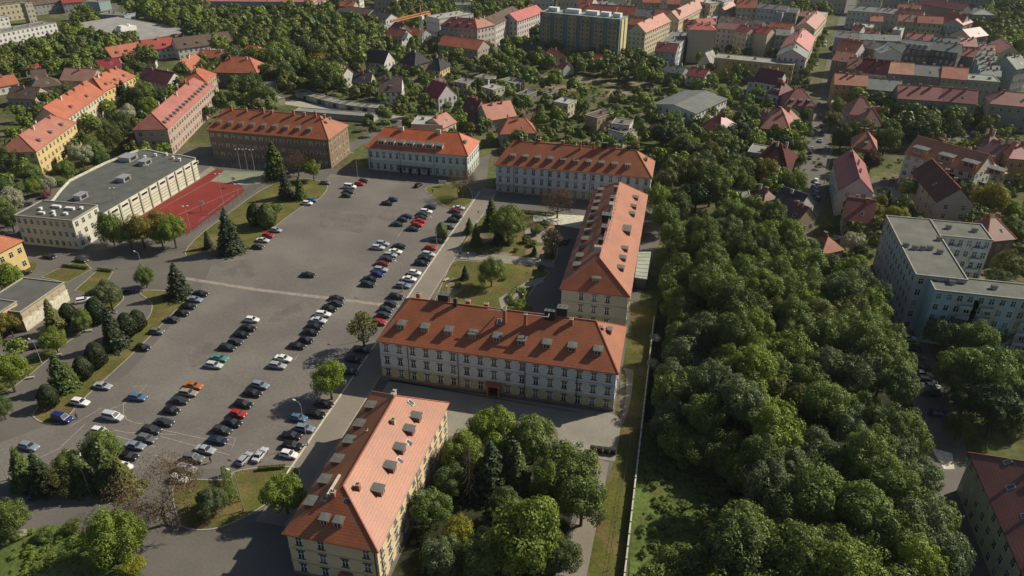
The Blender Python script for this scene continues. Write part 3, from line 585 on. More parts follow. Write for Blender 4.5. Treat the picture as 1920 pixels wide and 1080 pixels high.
far('house with big orange hip roof and dark windows above the brown barracks', 'a', 1600,545, 1925,552, 18, 8, 'hx', 7, 's', 'd', 2, **V_)
far('orange roof beyond the big orange hip roof, among dark trees', 'a', 1790,415, 1960,420, 12, 7, 'hx', 5, 's', 'k', 2)
far('small house with bright red metal roof and white wall', 'a', 185,520, 330,505, 11, 4.5, 'f', 0, 'v', 'w', 1)
far('small house with pinkish red metal roof beside the bright red one', 'a', 330,500, 485,488, 11, 4.5, 'f', 0, (.42,.10,.09), 'w', 1)
far('small house with a pale blue metal roof beside the pinkish red one', 'a', 485,490, 600,474, 11, 4.5, 'f', 0, (.42,.55,.55), 'w', 1)
far('white house with steep dark red roof left of the pink row', 'a', 745,520, 905,505, 9, 6, 'gx', 4, (.28,.03,.04), 'w', 2)
far('dark roofed little house under the bright red metal roof', 'a', 240,590, 350,580, 9, 4, 'gx', 3.5, 'b', 'b', 1)
far('broad brown hipped house left of the chequered pink roof', 'a', 235,668, 455,640, 12, 5, 'hx', 4, 'b', 'c', 2)
far('house with chequered pale pink roof above the yellow row', 'a', 450,600, 690,612, 13, 5.5, 'gx', 5, (.45,.24,.17), 'b', 2)
far('dark brown roofed house with a solar panel and white gable', 'a', 1040,590, 1255,632, 12, 5, 'gx', 5, 'm', 'w', 2)
far('small orange roofed house at the left edge', 'a', -60,660, 140,625, 9, 4.5, 'gx', 4, 's', 'w', 1)
far('grey-brown roofed house at the left edge below the orange one', 'a', 50,735, 262,745, 12, 4.5, 'gx', 4.5, 'b', 'b', 1)
far('yellow apartment house with red roof and orange chimneys, left', 'a', 268,1140, 565,925, 14, 10, 'hx', 5.5, 'p', 'y', 3, **A_, nch=4, nd=3, ww=1.3)
far('cream middle part of the yellow row with two brick stair towers', 'a', 470,905, 775,695, 13, 10.5, 'gx', 6, 's', 'c', 3, **A_, nch=5, nd=2, ww=1.3)
far('deep yellow upper end of the yellow row behind two dark spruces', 'a', 775,690, 1012,575, 13, 10.5, 'hx', 6, 's', 'y', 3, **A_, nch=4, nd=3, ww=1.3)
far('long pinkish apartment row with white bands and a line of small dormers', 'a', 1255,972, 1595,650, 14, 11.5, 'hx', 6, (.36,.13,.10), 'p', 3, **A_, nch=7, nd=15, ww=1.6, cols={'f': 20, 'l': 3})
far('short far wing of the pinkish apartment row', 'a', 1545,620, 1618,560, 13, 11.5, 'hx', 5, 's', 'p', 3, **A_)
# upper middle left
far('long blue-grey building with red roof trim at the top edge', 'b', -420,12, 420,18, 16, 15, 'f', 0, (.30,.12,.10), 'u', 4, **S_, cap=80)
far('pale end wing of the long blue-grey building', 'b', 425,30, 525,2, 10, 14, 'f', 0, (.34,.1,.08), 'l', 4, **S_)
far('blue-grey tenement with dark brown roof behind the trees', 'b', 605,82, 838,112, 12, 12, 'gx', 3, 'b', 'u', 4, **S_)
far('small orange gabled block rising behind the dark brown tenement', 'b', 625,45, 730,50, 9, 15, 'gx', 3, 's', 'b', 0, **S_)
far('tenement with slate roof and a white gable facing right', 'b', 838,128, 972,150, 13, 11, 'gx', 3.5, 'k', 'w', 3, **S_)
far('flat grey block with pale blue front left of the crane', 'b', 840,205, 950,215, 12, 9, 'f', 0, 'l', 'u', 3, **S_)
far('pale blue house with maroon roof and white gable below the slate tenement', 'b', 965,262, 1092,282, 11, 8, 'gx', 4, (.30,.09,.06), 'w', 2)
far('white gabled house with red roof left of the crane jib', 'b', 1010,205, 1075,232, 9, 10, 'gx', 4, 'm', 'w', 2)
far('pale blue house with bright orange roof at the foot of the crane', 'b', 1098,252, 1240,272, 11, 7, 'gx', 3.5, 's', 'u', 2)
far('low dark-roofed sheds right of the crane foot', 'b', 1265,300, 1380,330, 9, 4, 'gx', 2, 'b', 'b', 0, 'shed', 'shed')
far('long light blue house with a smooth orange roof right of the crane', 'b', 1365,335, 1662,375, 15, 8, 'gx', 4.5, 's', 'b', 2, **V_, nch=1)
far('large corner tenement with dark red mansard roof', 'b', 1385,195, 1655,215, 14, 15, 'hx', 5, 'm', 'g', 4, **S_, nd=3)
far('corner tenement with salmon roof and turreted front', 'b', 1660,215, 1790,188, 14, 15, 'hx', 5, 'p', 'l', 4, **S_)
far('grey-beige tenement row climbing away from the salmon corner house', 'b', 1795,185, 1990,95, 14, 15, 'gx', 4, 'b', 'l', 4, **S_)
far('red-roofed tenement row left of the blue and yellow block', 'c', 40,160, 238,92, 13, 14, 'gx', 4.5, (.42,.09,.07), 'l', 4, **S_)
far('white rooftop jumble of an inner courtyard building', 'b', 1375,145, 1630,105, 16, 13, 'f', 0, 'l', 'w', 2, **S_)
far('small white block with dark roof at the top', 'b', 1500,40, 1612,38, 12, 11, 'f', 0, 'g', 'w', 3, **S_)
far('white low house with pale flat roof hidden in the dark trees', 'b', 312,305, 405,300, 9, 6, 'f', 0, 'l', 'w', 2, **V_)
far('tiny orange-roofed house under the white flat house', 'b', 320,392, 380,390, 7, 3, 'gx', 2.5, 's', 'w', 1)
far('pinkish house with a cream gable above the garages', 'b', 400,500, 480,515, 9, 5, 'gx', 4, (.35,.12,.08), 'c', 1)
far('house with pinkish hip roof and white bay among the trees', 'b', 530,445, 635,440, 10, 6, 'hx', 5, 'p', 'w', 2, **V_)
far('dark brick gabled house left of the tall white gable', 'b', 745,435, 830,418, 10, 6, 'gy', 4, 'm', 'k', 2)
far('white gable house with slate roof and tall chimney', 'b', 820,460, 962,478, 11, 7, 'gx', 6, 'k', 'w', 2, **V_)
far('dark hipped house with brick walls', 'b', 1078,468, 1190,492, 13, 6.5, 'hx', 7, 'k', 'k', 2, **V_)
far('dark hipped house with yellow walls', 'b', 1285,522, 1380,532, 13, 6.5, 'hx', 7, 'k', 'y', 2, **V_)
far('house with an orange roof and a white clipped gable', 'b', 572,575, 640,590, 11, 6, 'gx', 5, 's', 'w', 2)
far('house with two dark grey gables beside the white clipped gable', 'b', 720,620, 858,625, 10, 5, 'gx', 4.5, 'k', 'b', 1)
far('large brown-roofed house with a white cross gable', 'b', 925,690, 1090,690, 12, 6, 'gx', 6.5, (.14,.095,.075), 'w', 2, nd=1)
far('tall white house with a red roof and a wide white gable', 'b', 1262,702, 1368,738, 12, 7, 'gx', 6, (.32,.025,.035), 'w', 2, **V_)
far('small white flat-roofed cube villa, farthest of the cube villas', 'b', 1640,580, 1742,598, 8, 6, 'f', 0, 'g', 'w', 2, **V_)
far('beige flat-roofed cube villa left of the cream one', 'b', 1482,615, 1580,632, 9, 6.5, 'f', 0, 'g', 'b', 2, **V_)
far('cream flat-roofed cube villa with balconies', 'b', 1690,655, 1778,678, 9, 8, 'f', 0, 'l', 'c', 3, **V_)
far('half-hidden pinkish flat villa right of the cream cube villa', 'b', 1822,605, 1935,630, 9, 6, 'f', 0, 'g', 'p', 2, **V_)
far('little yellow house behind the red-roofed white house', 'b', 1365,640, 1435,622, 7, 4, 'gx', 2.5, 'b', 'y', 1)
far('dark red gabled house with a triangular dormer', 'b', 1540,842, 1645,862, 11, 6, 'gx', 6, 'm', 'd', 2)
far('orange-roofed house with skylights right of the dark red gabled house', 'b', 1740,905, 1950,868, 12, 5.5, 'gx', 6, 's', 'b', 1)
far('orange hipped house above the long white barracks block', 'c', -85,1010, 180,1000, 12, 5.5, 'hx', 5.5, 's', 'u', 1, **V_)
far('grey flat-roofed building with an orange wing behind the hall', 'b', 1165,935, 1400,945, 13, 9, 'f', 0, (.36,.38,.38), 's', 2, **V_)
far('pale orange wing beside the grey flat roof behind the hall', 'b', 1400,960, 1500,915, 11, 8, 'gx', 3.5, 'p', 'c', 2, **V_)
far('house with orange roof at the left of the olive trees', 'b', -60,560, 52,528, 11, 6, 'hx', 5, 's', 'b', 2)
far('low grey-roofed workshop left of the garage yard', 'b', 5,775, 215,735, 10, 3.4, 'f', 0, (.24,.24,.2), 'b', 0, 'workshop', 'workshop', nch=0)
far('grey gabled shed left of the garage yard under the trees', 'b', -60,690, 140,680, 14, 4, 'gx', 3, 'g', 'g', 0, 'shed', 'shed')
for i in range(12):                                       # the garage row
    t0, t1 = i/12, (i+.93)/12; a = (290+660*t0, 690+125*t0+28*math.sin(t0*3.1)); b = (290+660*t1, 690+125*t1+28*math.sin(t1*3.1))
    gr = far('flat-roofed lock-up garage, %s from the left of the row in the yard' % ORD[i], 'b', a[0], a[1], b[0], b[1], 6, 2.5, 'f', 0, [(.10,.1,.095),(.2,.2,.19),(.15,.14,.12)][i % 3], ['g','u','l','d'][i % 4], 0, 'garage', 'garage', nch=0, group='lock-up garages behind the brown barracks')
    m = MB(); m.box(-1.2,-.06,.05,1.2,.02,2.1); ob('garage_door', m.mesh('garage_door', [X_['dark' if i % 2 else 'zinc']]), gr, (2.2, 0, 0))
far('long low flat garage strip facing the garage row', 'b', 290,835, 880,880, 6, 2.6, 'f', 0, (.22,.23,.21), 'g', 0, 'garage_strip', 'garage', nch=0)
# upper middle right
YB = far('tall blue and yellow high-rise slab with rounded yellow bays', 'c', 212,92, 812,150, 14, 27, 'f', 0, (.2,.27,.28), (.15,.225,.245), 0, **A_)
LYB = (T('c',812,150)[0]); _o, _a, L_ = bpx(T('c',212,92), T('c',812,150), 27)
for i in range(6):
    x = L_*(i+.5)/6; m = MB(); n = 8; wv = 3.1; top = 25.2
    P = [(-wv,3.5),(wv,3.5)]+[(wv*math.cos(k*math.pi/n), top+2.2*math.sin(k*math.pi/n)) for k in range(n+1)]
    m.face([(p[0],-.5,p[1]) for p in P]); 
    for k in range(len(P)): p, q = P[k], P[(k+1) % len(P)]; m.face([(p[0],-.5,p[1]),(q[0],-.5,q[1]),(q[0],0,q[1]),(p[0],0,p[1])])
    ob('bay', m.mesh('bay', [X_['wall']]), YB, (x, 0, 0), color=(.36,.33,.19))
    me, _ = winm(1.3, 1.5, 'far')
    for r in range(8):
        for s in (-1.7, 1.7): ob('window', me, YB, (x+s, -.5, 4.6+r*2.75))
        mb = MB(); mb.box(-2.9,-1.3,3.9+r*2.75,2.9,-.51,4.7+r*2.75); 
        if i != 2: ob('balcony', mb.mesh('balcony', [X_['wall']]), YB, (x, 0, 0), color=(.36,.34,.21) if r < 7 else (.16,.24,.27))
m = MB(); m.box(L_,2,0,L_+.5,6,26.5); m.box(L_,8,0,L_+.5,12.5,26.5); ob('end_wall_panel', m.mesh('end_wall_panel', [X_['wall']]), YB, color=(.62,.55,.28))
m = MB(); m.box(-.6,-.6,0,L_,0,3.3); ob('plinth', m.mesh('plinth', [X_['wall']]), YB, color=(.33,.33,.34))
for x, s in ((6,3.2),(20,4.5),(33,4),(42,3),(50,2.4)): m = MB(); m.box(-s,-2,0,s,2,2.4); ob('roof_house', m.mesh('roof_house', [X_['white']]), YB, (x, 8, 27.1))
far('low brick-red courtyard tenement behind the blank beige gable wall', 'c', 870,182, 1040,200, 11, 14, 'gx', 3.5, 's', 'b', 4, **S_)
far('tenement with a blank beige end wall and orange roof going back', 'c', 1000,245, 1188,160, 12, 15, 'gx', 5, 's', 'c', 5, **S_, sides='fl', nch=3)
far('blue-grey tenement with dark red roof right of the blank beige wall', 'c', 1072,385, 1228,398, 13, 13, 'gx', 4, 'm', 'u', 4, **S_)
far('long tenement with white side wall and cluttered grey roof', 'c', 1232,365, 1342,250, 12, 14, 'f', 0, 'g', 'w', 4, **S_)
far('huge blank beige tenement wall with lit white edge', 'c', 1330,225, 1528,230, 13, 20, 'hx', 3, (.38,.10,.07), 'b', 0, **S_)
far('small chapel-like house with pale grey steep roof', 'c', 1395,465, 1485,480, 10, 5, 'gy', 6, 'l', 'c', 1)
far('grey tenement rear right of the huge blank wall', 'c', 1535,212, 1690,225, 12, 16, 'gx', 3, (.25,.13,.11), 'l', 5, **S_)
far('narrow pale stair wing standing out from the grey tenement rear', 'c', 1605,285, 1665,288, 8, 10, 'f', 0, 'l', 'c', 0, **S_)
far('cream tenement wing with bright white edge', 'c', 1670,228, 1762,248, 10, 16, 'gx', 3, (.36,.08,.07), 'c', 5, **S_)
far('ochre tenement rear between two cream wings', 'c', 1762,225, 1815,238, 11, 16, 'gx', 3, (.36,.08,.07), 'o', 5, **S_)
far('pale blank cream wing right of the ochre rear', 'c', 1810,240, 1915,258, 11, 16, 'gx', 3, (.36,.08,.07), 'c', 0, **S_)
far('long low yellow block with glass lights on its flat roof', 'c', 1518,435, 2112,495, 12, 11, 'f', 0, (.27,.27,.23), (.45,.34,.13), 3, **A_, nch=3)
far('grey house with three dark roof bands below the blue-grey tenement', 'c', 1095,530, 1272,558, 11, 6, 'gx', 3, (.11,.13,.115), 'g', 2)
far('white house with a red roof right of the grey banded house', 'c', 1308,562, 1440,585, 11, 6, 'gx', 3.5, (.30,.06,.055), 'w', 2)
far('slate-roofed villa left of the blue and yellow high-rise', 'c', 80,385, 232,392, 11, 6, 'gx', 4, 'k', 'w', 1, **V_)
far('house with a peach gable in front of the high-rise', 'c', 225,412, 285,438, 12, 7, 'gx', 3.5, 'r', (.6,.33,.2), 2)
far('little red roof among the trees below the peach gable', 'c', 342,505, 385,520, 8, 4, 'gx', 3.5, 's', 'w', 0)
far('low red-roofed house before the high-rise, seen over the trees', 'c', 530,440, 640,462, 9, 5, 'gx', 3, (.3,.09,.06), 'c', 1)
far('low grey flat roof between the high-rise and the dark trees', 'c', 745,470, 905,480, 12, 4, 'f', 0, 'g', 'g', 0, 'shed', 'shed')
far('cream flat villa at the left of the bare ground', 'c', -30,628, 62,632, 9, 5.5, 'f', 0, 'g', 'p', 2, **V_)
far('dark flat-roofed bungalow below the cream flat villa', 'c', 28,708, 98,722, 11, 5, 'f', 0, (.11,.12,.115), 'd', 1, **V_)
far('white bungalow with grey flat roof right of the dark bungalow', 'c', 232,700, 272,712, 12, 4.5, 'f', 0, (.13,.135,.13), 'w', 1, **V_)
far('cream cube villa with pale flat roof in the middle gardens', 'c', 312,765, 420,785, 9, 7, 'f', 0, 'l', 'c', 2, **V_)
far('brown flat-roofed house with rooftop box and yellowed wall', 'c', 548,865, 640,890, 13, 8, 'f', 0, (.13,.09,.075), (.36,.28,.17), 2, **V_)
far('white flat-roofed house in two steps, upper part', 'c', 745,930, 880,945, 9, 8.5, 'f', 0, (.17,.16,.15), 'w', 2, **V_)
far('white flat-roofed house in two steps, lower left part', 'c', 722,972, 838,1005, 8, 6.5, 'f', 0, (.13,.12,.115), 'w', 1, **V_)
far('white one-storey wing with flat roof at the garden end', 'c', 880,1020, 945,992, 8, 4, 'f', 0, (.15,.14,.13), 'w', 1, **V_)
far('tiny yellow bungalow beside the orange hipped house', 'c', 110,902, 205,890, 8, 3.5, 'gx', 2, 'b', (.6,.36,.06), 1)
far('long grey-roofed school pavilion with white front, left of the park trees', 'c', 1375,852, 1612,742, 24, 6.5, 'gx', 2.0, (.15,.16,.14), 'w', 2, 'pavilion', 'pavilion', nch=0)
far('low grey annex at the foot of the long pavilion', 'c', 1140,882, 1270,905, 12, 4, 'f', 0, (.2,.22,.2), 'g', 0, 'pavilion', 'pavilion')
far('house with a big dark red roof and a round satellite dish terrace', 'c', 1400,955, 1560,1000, 15, 6, 'hx', 6, (.24,.055,.05), 'b', 1, **V_)
far('white-walled maroon mansard villa behind the red car park villa', 'c', 1770,610, 1960,640, 14, 8, 'hx', 6, 'm', 'w', 2, **V_, nd=3)
# far rows behind the high-rise
far('orange-roofed tenement row far behind the high-rise, left part', 'c', 500,88, 620,96, 12, 15, 'gx', 5, 's', 'c', 3, **S_)
far('orange-roofed tenement row far behind the high-rise, middle part', 'c', 620,96, 770,108, 12, 15, 'gx', 5, (.38,.11,.07), 'c', 3, **S_)
far('orange-roofed tenement row far behind the high-rise, right part', 'c', 770,104, 915,116, 12, 15, 'gx', 5, 's', 'b', 3, **S_)
far('grey-roofed tenement continuing the orange row', 'c', 915,116, 1060,130, 12, 15, 'gx', 4, 'g', 'b', 3, **S_)
far('reddish tenement at the bend of the far row', 'c', 1062,130, 1250,142, 12, 15, 'gx', 5, (.3,.11,.09), 'b', 3, **S_)
far('cream tenement row with lit front climbing to the top edge', 'c', 1252,150, 1485,28, 12, 15, 'gx', 5, 'p', 'c', 3, **S_, nch=5)
far('grey flat courtyard roofs left of the climbing cream row', 'c', 590,50, 800,40, 20, 12, 'f', 0, 'g', 'b', 2, **S_)
far('red tiled pair of houses at the top middle edge', 'c', 490,30, 590,40, 14, 14, 'gx', 5, 's', 'l', 3, **S_)
far('orange-roofed house at the top edge right of the courtyard roofs', 'c', 980,18, 1110,22, 14, 14, 'gx', 4, 's', 'b', 3, **S_)
far('orange-roofed grey house at the top edge above the bend', 'c', 1165,30, 1260,34, 12, 14, 'gx', 4, 's', 't', 3, **S_)
far('tall beige block at the top edge beside the climbing row', 'c', 1490,30, 1590,12, 14, 18, 'f', 0, 'l', 'c', 4, **S_)
far('narrow white stair tower block at the top edge', 'c', 1590,20, 1665,-4, 12, 18, 'f', 0, 'l', 'w', 4, **S_)
far('small white block with orange roof beyond the bend', 'c', 1280,205, 1400,212, 10, 12, 'gx', 4, 's', 'l', 3, **S_)
far('red-roofed tenement left of the inner court, upper row', 'c', 1405,190, 1530,182, 12, 15, 'gx', 3, (.38,.09,.06), 'b', 3, **S_)
far('pale grey vaulted roof left in the inner court row', 'c', 1462,138, 1532,142, 10, 13, 'f', 0, 'l', 'g', 2, **S_)
far('brown-grey roof second in the inner court row', 'c', 1545,160, 1635,172, 11, 12, 'gx', 3, (.18,.15,.14), 'd', 2, **S_)
far('dull red roof third in the inner court row', 'c', 1638,168, 1738,186, 11, 12, 'gx', 3, (.2,.1,.09), 'd', 2, **S_)
far('slate roof last in the inner court row', 'c', 1740,178, 1862,196, 11, 12, 'gx', 3, (.12,.13,.12), 'd', 2, **S_)
far('orange-roofed cream tenement at the top right of the inner court', 'c', 1690,58, 1838,62, 11, 15, 'gx', 5, 's', 'c', 4, **S_)
far('tenement with a peach front left of the orange-roofed cream one', 'c', 1590,75, 1690,60, 11, 13, 'gx', 4, 'p', 'p', 3, **S_)
far('pale blue-white tenement rear at the top of the inner court', 'c', 1838,60, 2060,82, 11, 16, 'gx', 2.5, 'g', (.42,.5,.5), 4, **S_)
far('narrow white wing jutting into the inner court', 'd', 60,92, 108,98, 12, 15, 'f', 0, 'l', 'u', 0, **S_)
far('beige tenement rear right of the white wing', 'd', 108,88, 218,98, 12, 15, 'gx', 2.5, 'g', 'b', 4, **S_)
far('brown-walled tenement with pinkish roof strip', 'd', 218,118, 330,128, 12, 12, 'gx', 3, (.35,.17,.12), (.2,.14,.12), 2, **S_)
far('pink-roofed corner tenement row with sunlit street front', 'd', 352,222, 432,132, 13, 14, 'gx', 4, 'p', 'c', 4, **S_, nch=4)
far('pale roofed tenement at the top of the sunlit street front', 'd', 432,125, 450,95, 12, 14, 'f', 0, 'l', 'c', 3, **S_)
far('orange-roofed cross building behind the ochre rear wing', 'd', -5,212, 160,232, 11, 15, 'gx', 3.5, 's', 'b', 2, **S_)
far('tenement with grey shed roofs and ochre rear left of the street', 'd', -20,250, 60,258, 12, 15, 'gx', 2.5, 'g', 'o', 4, **S_)
far('cream-green tenement rear with grey roof left of the street', 'd', 60,262, 165,268, 12, 15, 'gx', 2.5, 'g', (.42,.43,.32), 4, **S_)
far('bluish grey tenement rear next to the salmon corner roof', 'd', 165,272, 240,285, 12, 15, 'gx', 2.5, 'g', 'u', 4, **S_)
far('tenement with a big salmon roof and sunlit street front', 'd', 302,385, 352,282, 16, 14, 'gx', 5, (.42,.13,.11), 'c', 4, **S_, nch=4)
far('tenement with a tall blank grey-beige gable before the salmon roof', 'd', 285,438, 305,395, 16, 14, 'gx', 4, 'g', 'l', 4, **S_)
# right of the long street
far('pale grey tenement row at the top, first right of the street', 'd', 600,78, 805,92, 12, 13, 'gx', 2.5, (.2,.23,.2), (.4,.44,.42), 3, **S_)
far('pale grey tenement row at the top, second right of the street', 'd', 808,92, 965,105, 12, 13, 'gx', 2.5, (.24,.25,.23), (.36,.37,.35), 3, **S_)
far('pink-roofed house in the top row, upper of two', 'd', 965,75, 1130,90, 12, 15, 'gx', 4, 'p', 'c', 2, **S_)
far('pink-roofed house in the top row, lower of two', 'd', 960,105, 1150,128, 10, 13, 'gx', 4, 'p', 'b', 2, **S_)
far('dark blank-fronted block with dark red roof at the top right', 'd', 1130,30, 1460,80, 14, 17, 'gx', 4, 'm', 'd', 0, **S_)
far('grey-roofed block curving down from the dark red roof', 'd', 1460,75, 1530,110, 16, 14, 'hx', 3, 'g', 'g', 2, **S_)
far('cream tenement with pink roof right of the inner yard tower', 'd', 975,158, 1120,168, 11, 14, 'gx', 4, 'p', (.42,.36,.22), 4, **S_)
far('cream tenement with orange roof left of the light blue house', 'd', 1120,170, 1310,182, 11, 14, 'gx', 4, 's', (.44,.42,.28), 4, **S_)
far('light blue tenement with orange roof', 'd', 1310,152, 1462,172, 12, 15, 'gx', 5, 's', (.28,.44,.52), 4, **S_)
far('blue-grey side wing of the light blue tenement', 'd', 1462,190, 1535,165, 12, 14, 'gx', 3, 's', 'u', 3, **S_)
far('small orange roof in the yard behind the pale grey row', 'd', 770,158, 862,162, 9, 9, 'gx', 3, 's', 'g', 1, **S_)
far('beige tower with pale roof in the inner yard', 'd', 935,225, 1000,232, 11, 17, 'f', 0, 'l', 'l', 0, 'tower', 'tower')
far('flat pale grey yard building left of the beige tower', 'd', 640,200, 790,212, 14, 8, 'f', 0, (.32,.35,.34), 'u', 2, **S_)
far('small pink house in the yard by the street', 'd', 625,225, 690,235, 9, 8, 'gx', 3.5, 'p', 'w', 1, **S_)
far('low white yard house with pinkish roof under the beige tower', 'd', 715,262, 820,275, 9, 7, 'gx', 3, 'p', 'w', 1, **S_)
far('grey-roofed street tenement, left of the long grey row', 'd', 500,278, 690,296, 12, 12, 'gx', 2.5, (.19,.18,.17), 'g', 2, **S_)
far('grey-roofed tenement in the long grey row, middle', 'd', 690,296, 1000,310, 12, 12, 'gx', 2.5, (.17,.19,.175), 'g', 2, **S_)
far('pink-roofed house in the long grey row', 'd', 1040,312, 1232,325, 11, 12, 'gx', 4.5, (.45,.17,.13), 'g', 2, **S_)
far('greenish-grey roofed house right of the pink one in the grey row', 'd', 1235,330, 1430,348, 11, 12, 'gx', 3.5, (.19,.22,.19), 'g', 2, **S_)
far('dull red roofed house at the right of the grey row', 'd', 1435,345, 1570,350, 12, 12, 'gx', 4, (.36,.14,.11), 'u', 2, **S_)
far('dark red block with pale gable at the far right corner', 'd', 1520,285, 1650,265, 14, 14, 'gx', 4, 'm', 'b', 3, **S_)
far('cream-fronted corner house facing the right-hand square', 'd', 1655,330, 1735,400, 12, 13, 'gx', 4, 'p', 'c', 3, **S_, sides='f')
far('ochre-walled grey-roofed tenement rear behind the maroon roof', 'd', 680,345, 800,372, 12, 15, 'gx', 3, (.16,.17,.155), (.30,.23,.12), 3, **S_)
far('white gable wing between two grey tenement rears', 'd', 800,372, 850,402, 12, 15, 'gx', 3, (.3,.32,.3), 'w', 2, **S_)
far('grey tenement rear with shed roofs right of the white gable wing', 'd', 852,360, 985,385, 13, 15, 'gx', 3, (.17,.18,.165), (.25,.24,.21), 3, **S_)
far('wide dark-fronted tenement with five dormers on a grey roof', 'd', 990,352, 1212,378, 13, 16, 'gx', 3.5, (.18,.2,.175), (.10,.105,.10), 4, **S_, nd=5)
far('second dark-fronted tenement with grey roof, right of the dormers', 'd', 1215,370, 1425,398, 13, 16, 'gx', 3.5, (.17,.19,.165), (.10,.105,.10), 4, **S_)
far('small orange roof behind the single yard tree', 'd', 1440,415, 1545,430, 12, 12, 'gx', 3.5, (.42,.15,.1), (.2,.21,.22), 3, **S_)
far('orange and white gabled house beside the street bend', 'd', 515,370, 660,395, 13, 14, 'gx', 5, 's', 'w', 3, **S_)
far('brown brick tenement with turrets at the street corner', 'd', 480,450, 600,468, 15, 15, 'gx', 4, (.3,.13,.09), (.24,.18,.14), 4, **S_)
far('brown gabled tenement left of the maroon roof', 'd', 592,512, 692,522, 13, 14, 'gx', 4.5, (.26,.11,.07), (.26,.2,.14), 4, **S_)
far('tenement with large maroon roof and pale blue front', 'd', 690,540, 892,562, 13, 14, 'gx', 6, (.13,.03,.04), (.36,.42,.46), 3, **S_)
far('dark-fronted tenement with a bright peach roof', 'd', 895,548, 1088,562, 13, 14.5, 'gx', 4.5, (.60,.33,.22), (.20,.21,.21), 4, **S_)
far('brown-fronted tenement with a grey roof right of the peach one', 'd', 1090,562, 1298,580, 13, 14.5, 'gx', 4, (.19,.19,.17), (.22,.2,.17), 4, **S_)
far('grey-green fronted tenement with a bright orange roof', 'd', 1300,582, 1492,600, 13, 14.5, 'gx', 4.5, (.55,.21,.12), (.33,.34,.27), 4, **S_)
far('long tenement with pale green-grey roof at the right square', 'd', 1495,602, 1740,620, 14, 14.5, 'f', 0, (.23,.26,.225), (.30,.31,.26), 4, **S_)
for i in range(5):                                       # the stepped row behind it
    far('pale green-grey roof with dark stripes, %s from the front of the stepped row' % ORD[i], 'd', 1590-10*i, 560-38*i, 1745-12*i, 575-38*i, 9, 14-.3*i, 'gx', 2.0, (.24,.28,.24), 'u', 0, **S_, nch=3)
far('light-roofed house at the top of the stepped row', 'd', 1570,378, 1680,392, 12, 14, 'gx', 3, (.45,.25,.2), 'c', 0, **S_)
far('ochre apartment house with green balconies and an orange roof', 'd', 500,632, 745,648, 12, 13, 'gx', 4, (.42,.17,.1), (.42,.27,.10), 4, **A_, nch=4)
far('green-grey roofed apartment house right of the ochre one', 'd', 738,665, 990,690, 12, 12, 'gx', 4, (.24,.27,.235), (.24,.23,.17), 3, **A_, nch=3)
far('long dark red roofed tenement with a white parapet gable', 'd', 975,738, 1300,758, 12, 12, 'gx', 5, (.26,.07,.06), (.25,.22,.2), 3, **A_, nch=3)
far('dark red roofed tenement end beyond the white parapet gable', 'd', 1300,758, 1565,782, 12, 12, 'gx', 5, (.26,.08,.07), (.24,.22,.20), 3, **A_, nch=2)
far('grey-green house with a brick-red roof at the right edge', 'd', 1665,780, 2050,815, 14, 12, 'hx', 5, (.30,.11,.08), (.27,.29,.24), 3, **A_, nch=3)
far('grey gabled block at the right edge by the square', 'd', 1860,520, 1960,500, 14, 14, 'gx', 5, (.3,.32,.3), (.3,.31,.3), 3, **S_)
far('small pale grey flat building on the street corner', 'd', 468,792, 585,806, 10, 6, 'f', 0, (.33,.35,.33), (.36,.4,.38), 1)
# villas along the street
far('dark red roofed villa with white dormers left of the street', 'd', 0,700, 75,718, 14, 9, 'hx', 6, (.14,.03,.035), 'w', 2, **V_, nd=2)
far('villa with steep maroon roof and salmon cross gable', 'd', 75,640, 150,610, 14, 9, 'gy', 6, (.14,.03,.035), 'w', 2, **V_)
far('large maroon roofed villa with three dormers by the street', 'd', 130,790, 355,800, 16, 8, 'hx', 6.5, (.20,.04,.04), (.33,.28,.25), 2, **V_, nd=3)
far('small salmon-roofed house tucked behind the maroon villa', 'd', 165,900, 235,895, 12, 7, 'hx', 4, (.36,.14,.10), 'b', 1, **V_)
far('large villa with salmon sunlit roof and low wings', 'd', -50,965, 165,990, 22, 6.5, 'hx', 8, (.33,.12,.09), (.36,.25,.19), 1, **V_, nd=1)
far('dark red wing left of the salmon villa', 'd', -95,905, -20,925, 12, 5, 'gx', 4, (.28,.08,.06), 'b', 1, **V_)
far('red pointed villa with sunlit gable right of the street', 'd', 612,862, 800,870, 13, 8, 'hx', 7, (.26,.09,.07), (.4,.36,.32), 2, **V_)
far('brown pointed villa with yellow scaffolded side', 'd', 700,945, 865,955, 12, 8, 'hx', 6.5, (.24,.09,.06), (.3,.26,.22), 2, **V_)
far('orange hipped villa above the copper beech', 'h', 630,30, 812,52, 13, 8, 'hx', 6, (.34,.12,.07), (.33,.13,.11), 2, **V_, nd=1)
far('grey flat-roofed apartment house left of the street', 'g', 1768,62, 1960,92, 11, 8, 'f', 0, (.24,.24,.22), (.36,.36,.30), 2, **A_)
far('very dark red house with an orange side roof among park trees', 'h', -110,130, 140,180, 15, 6, 'hx', 7, (.10,.022,.022), (.10,.07,.06), 0, **V_)
wr = building('white house with a steep dark red roof beside the street', (60.4,266.5), R_(-4.3), 10.9, 31, 10, 'gy', 5.2, (.24,.035,.035), (.48,.49,.47), 3, cols={'f': 2, 'l': 6}, nd=0, nch=3)
br = building('brown-roofed house with plain beige walls and two top windows', (91.9,262.5), R_(4), 11.5, 29, 10, 'gy', 5.4, (.115,.055,.05), (.40,.33,.28), 3, cols={'f': 2, 'l': 5})
Wb = far('white apartment house with grey dormers and an orange roof, right', 'h', 1030,70, 1560,220, 14, 12.5, 'gx', 5.5, (.42,.17,.09), (.50,.49,.44), 4, **A_, ww=1.4, nch=2)
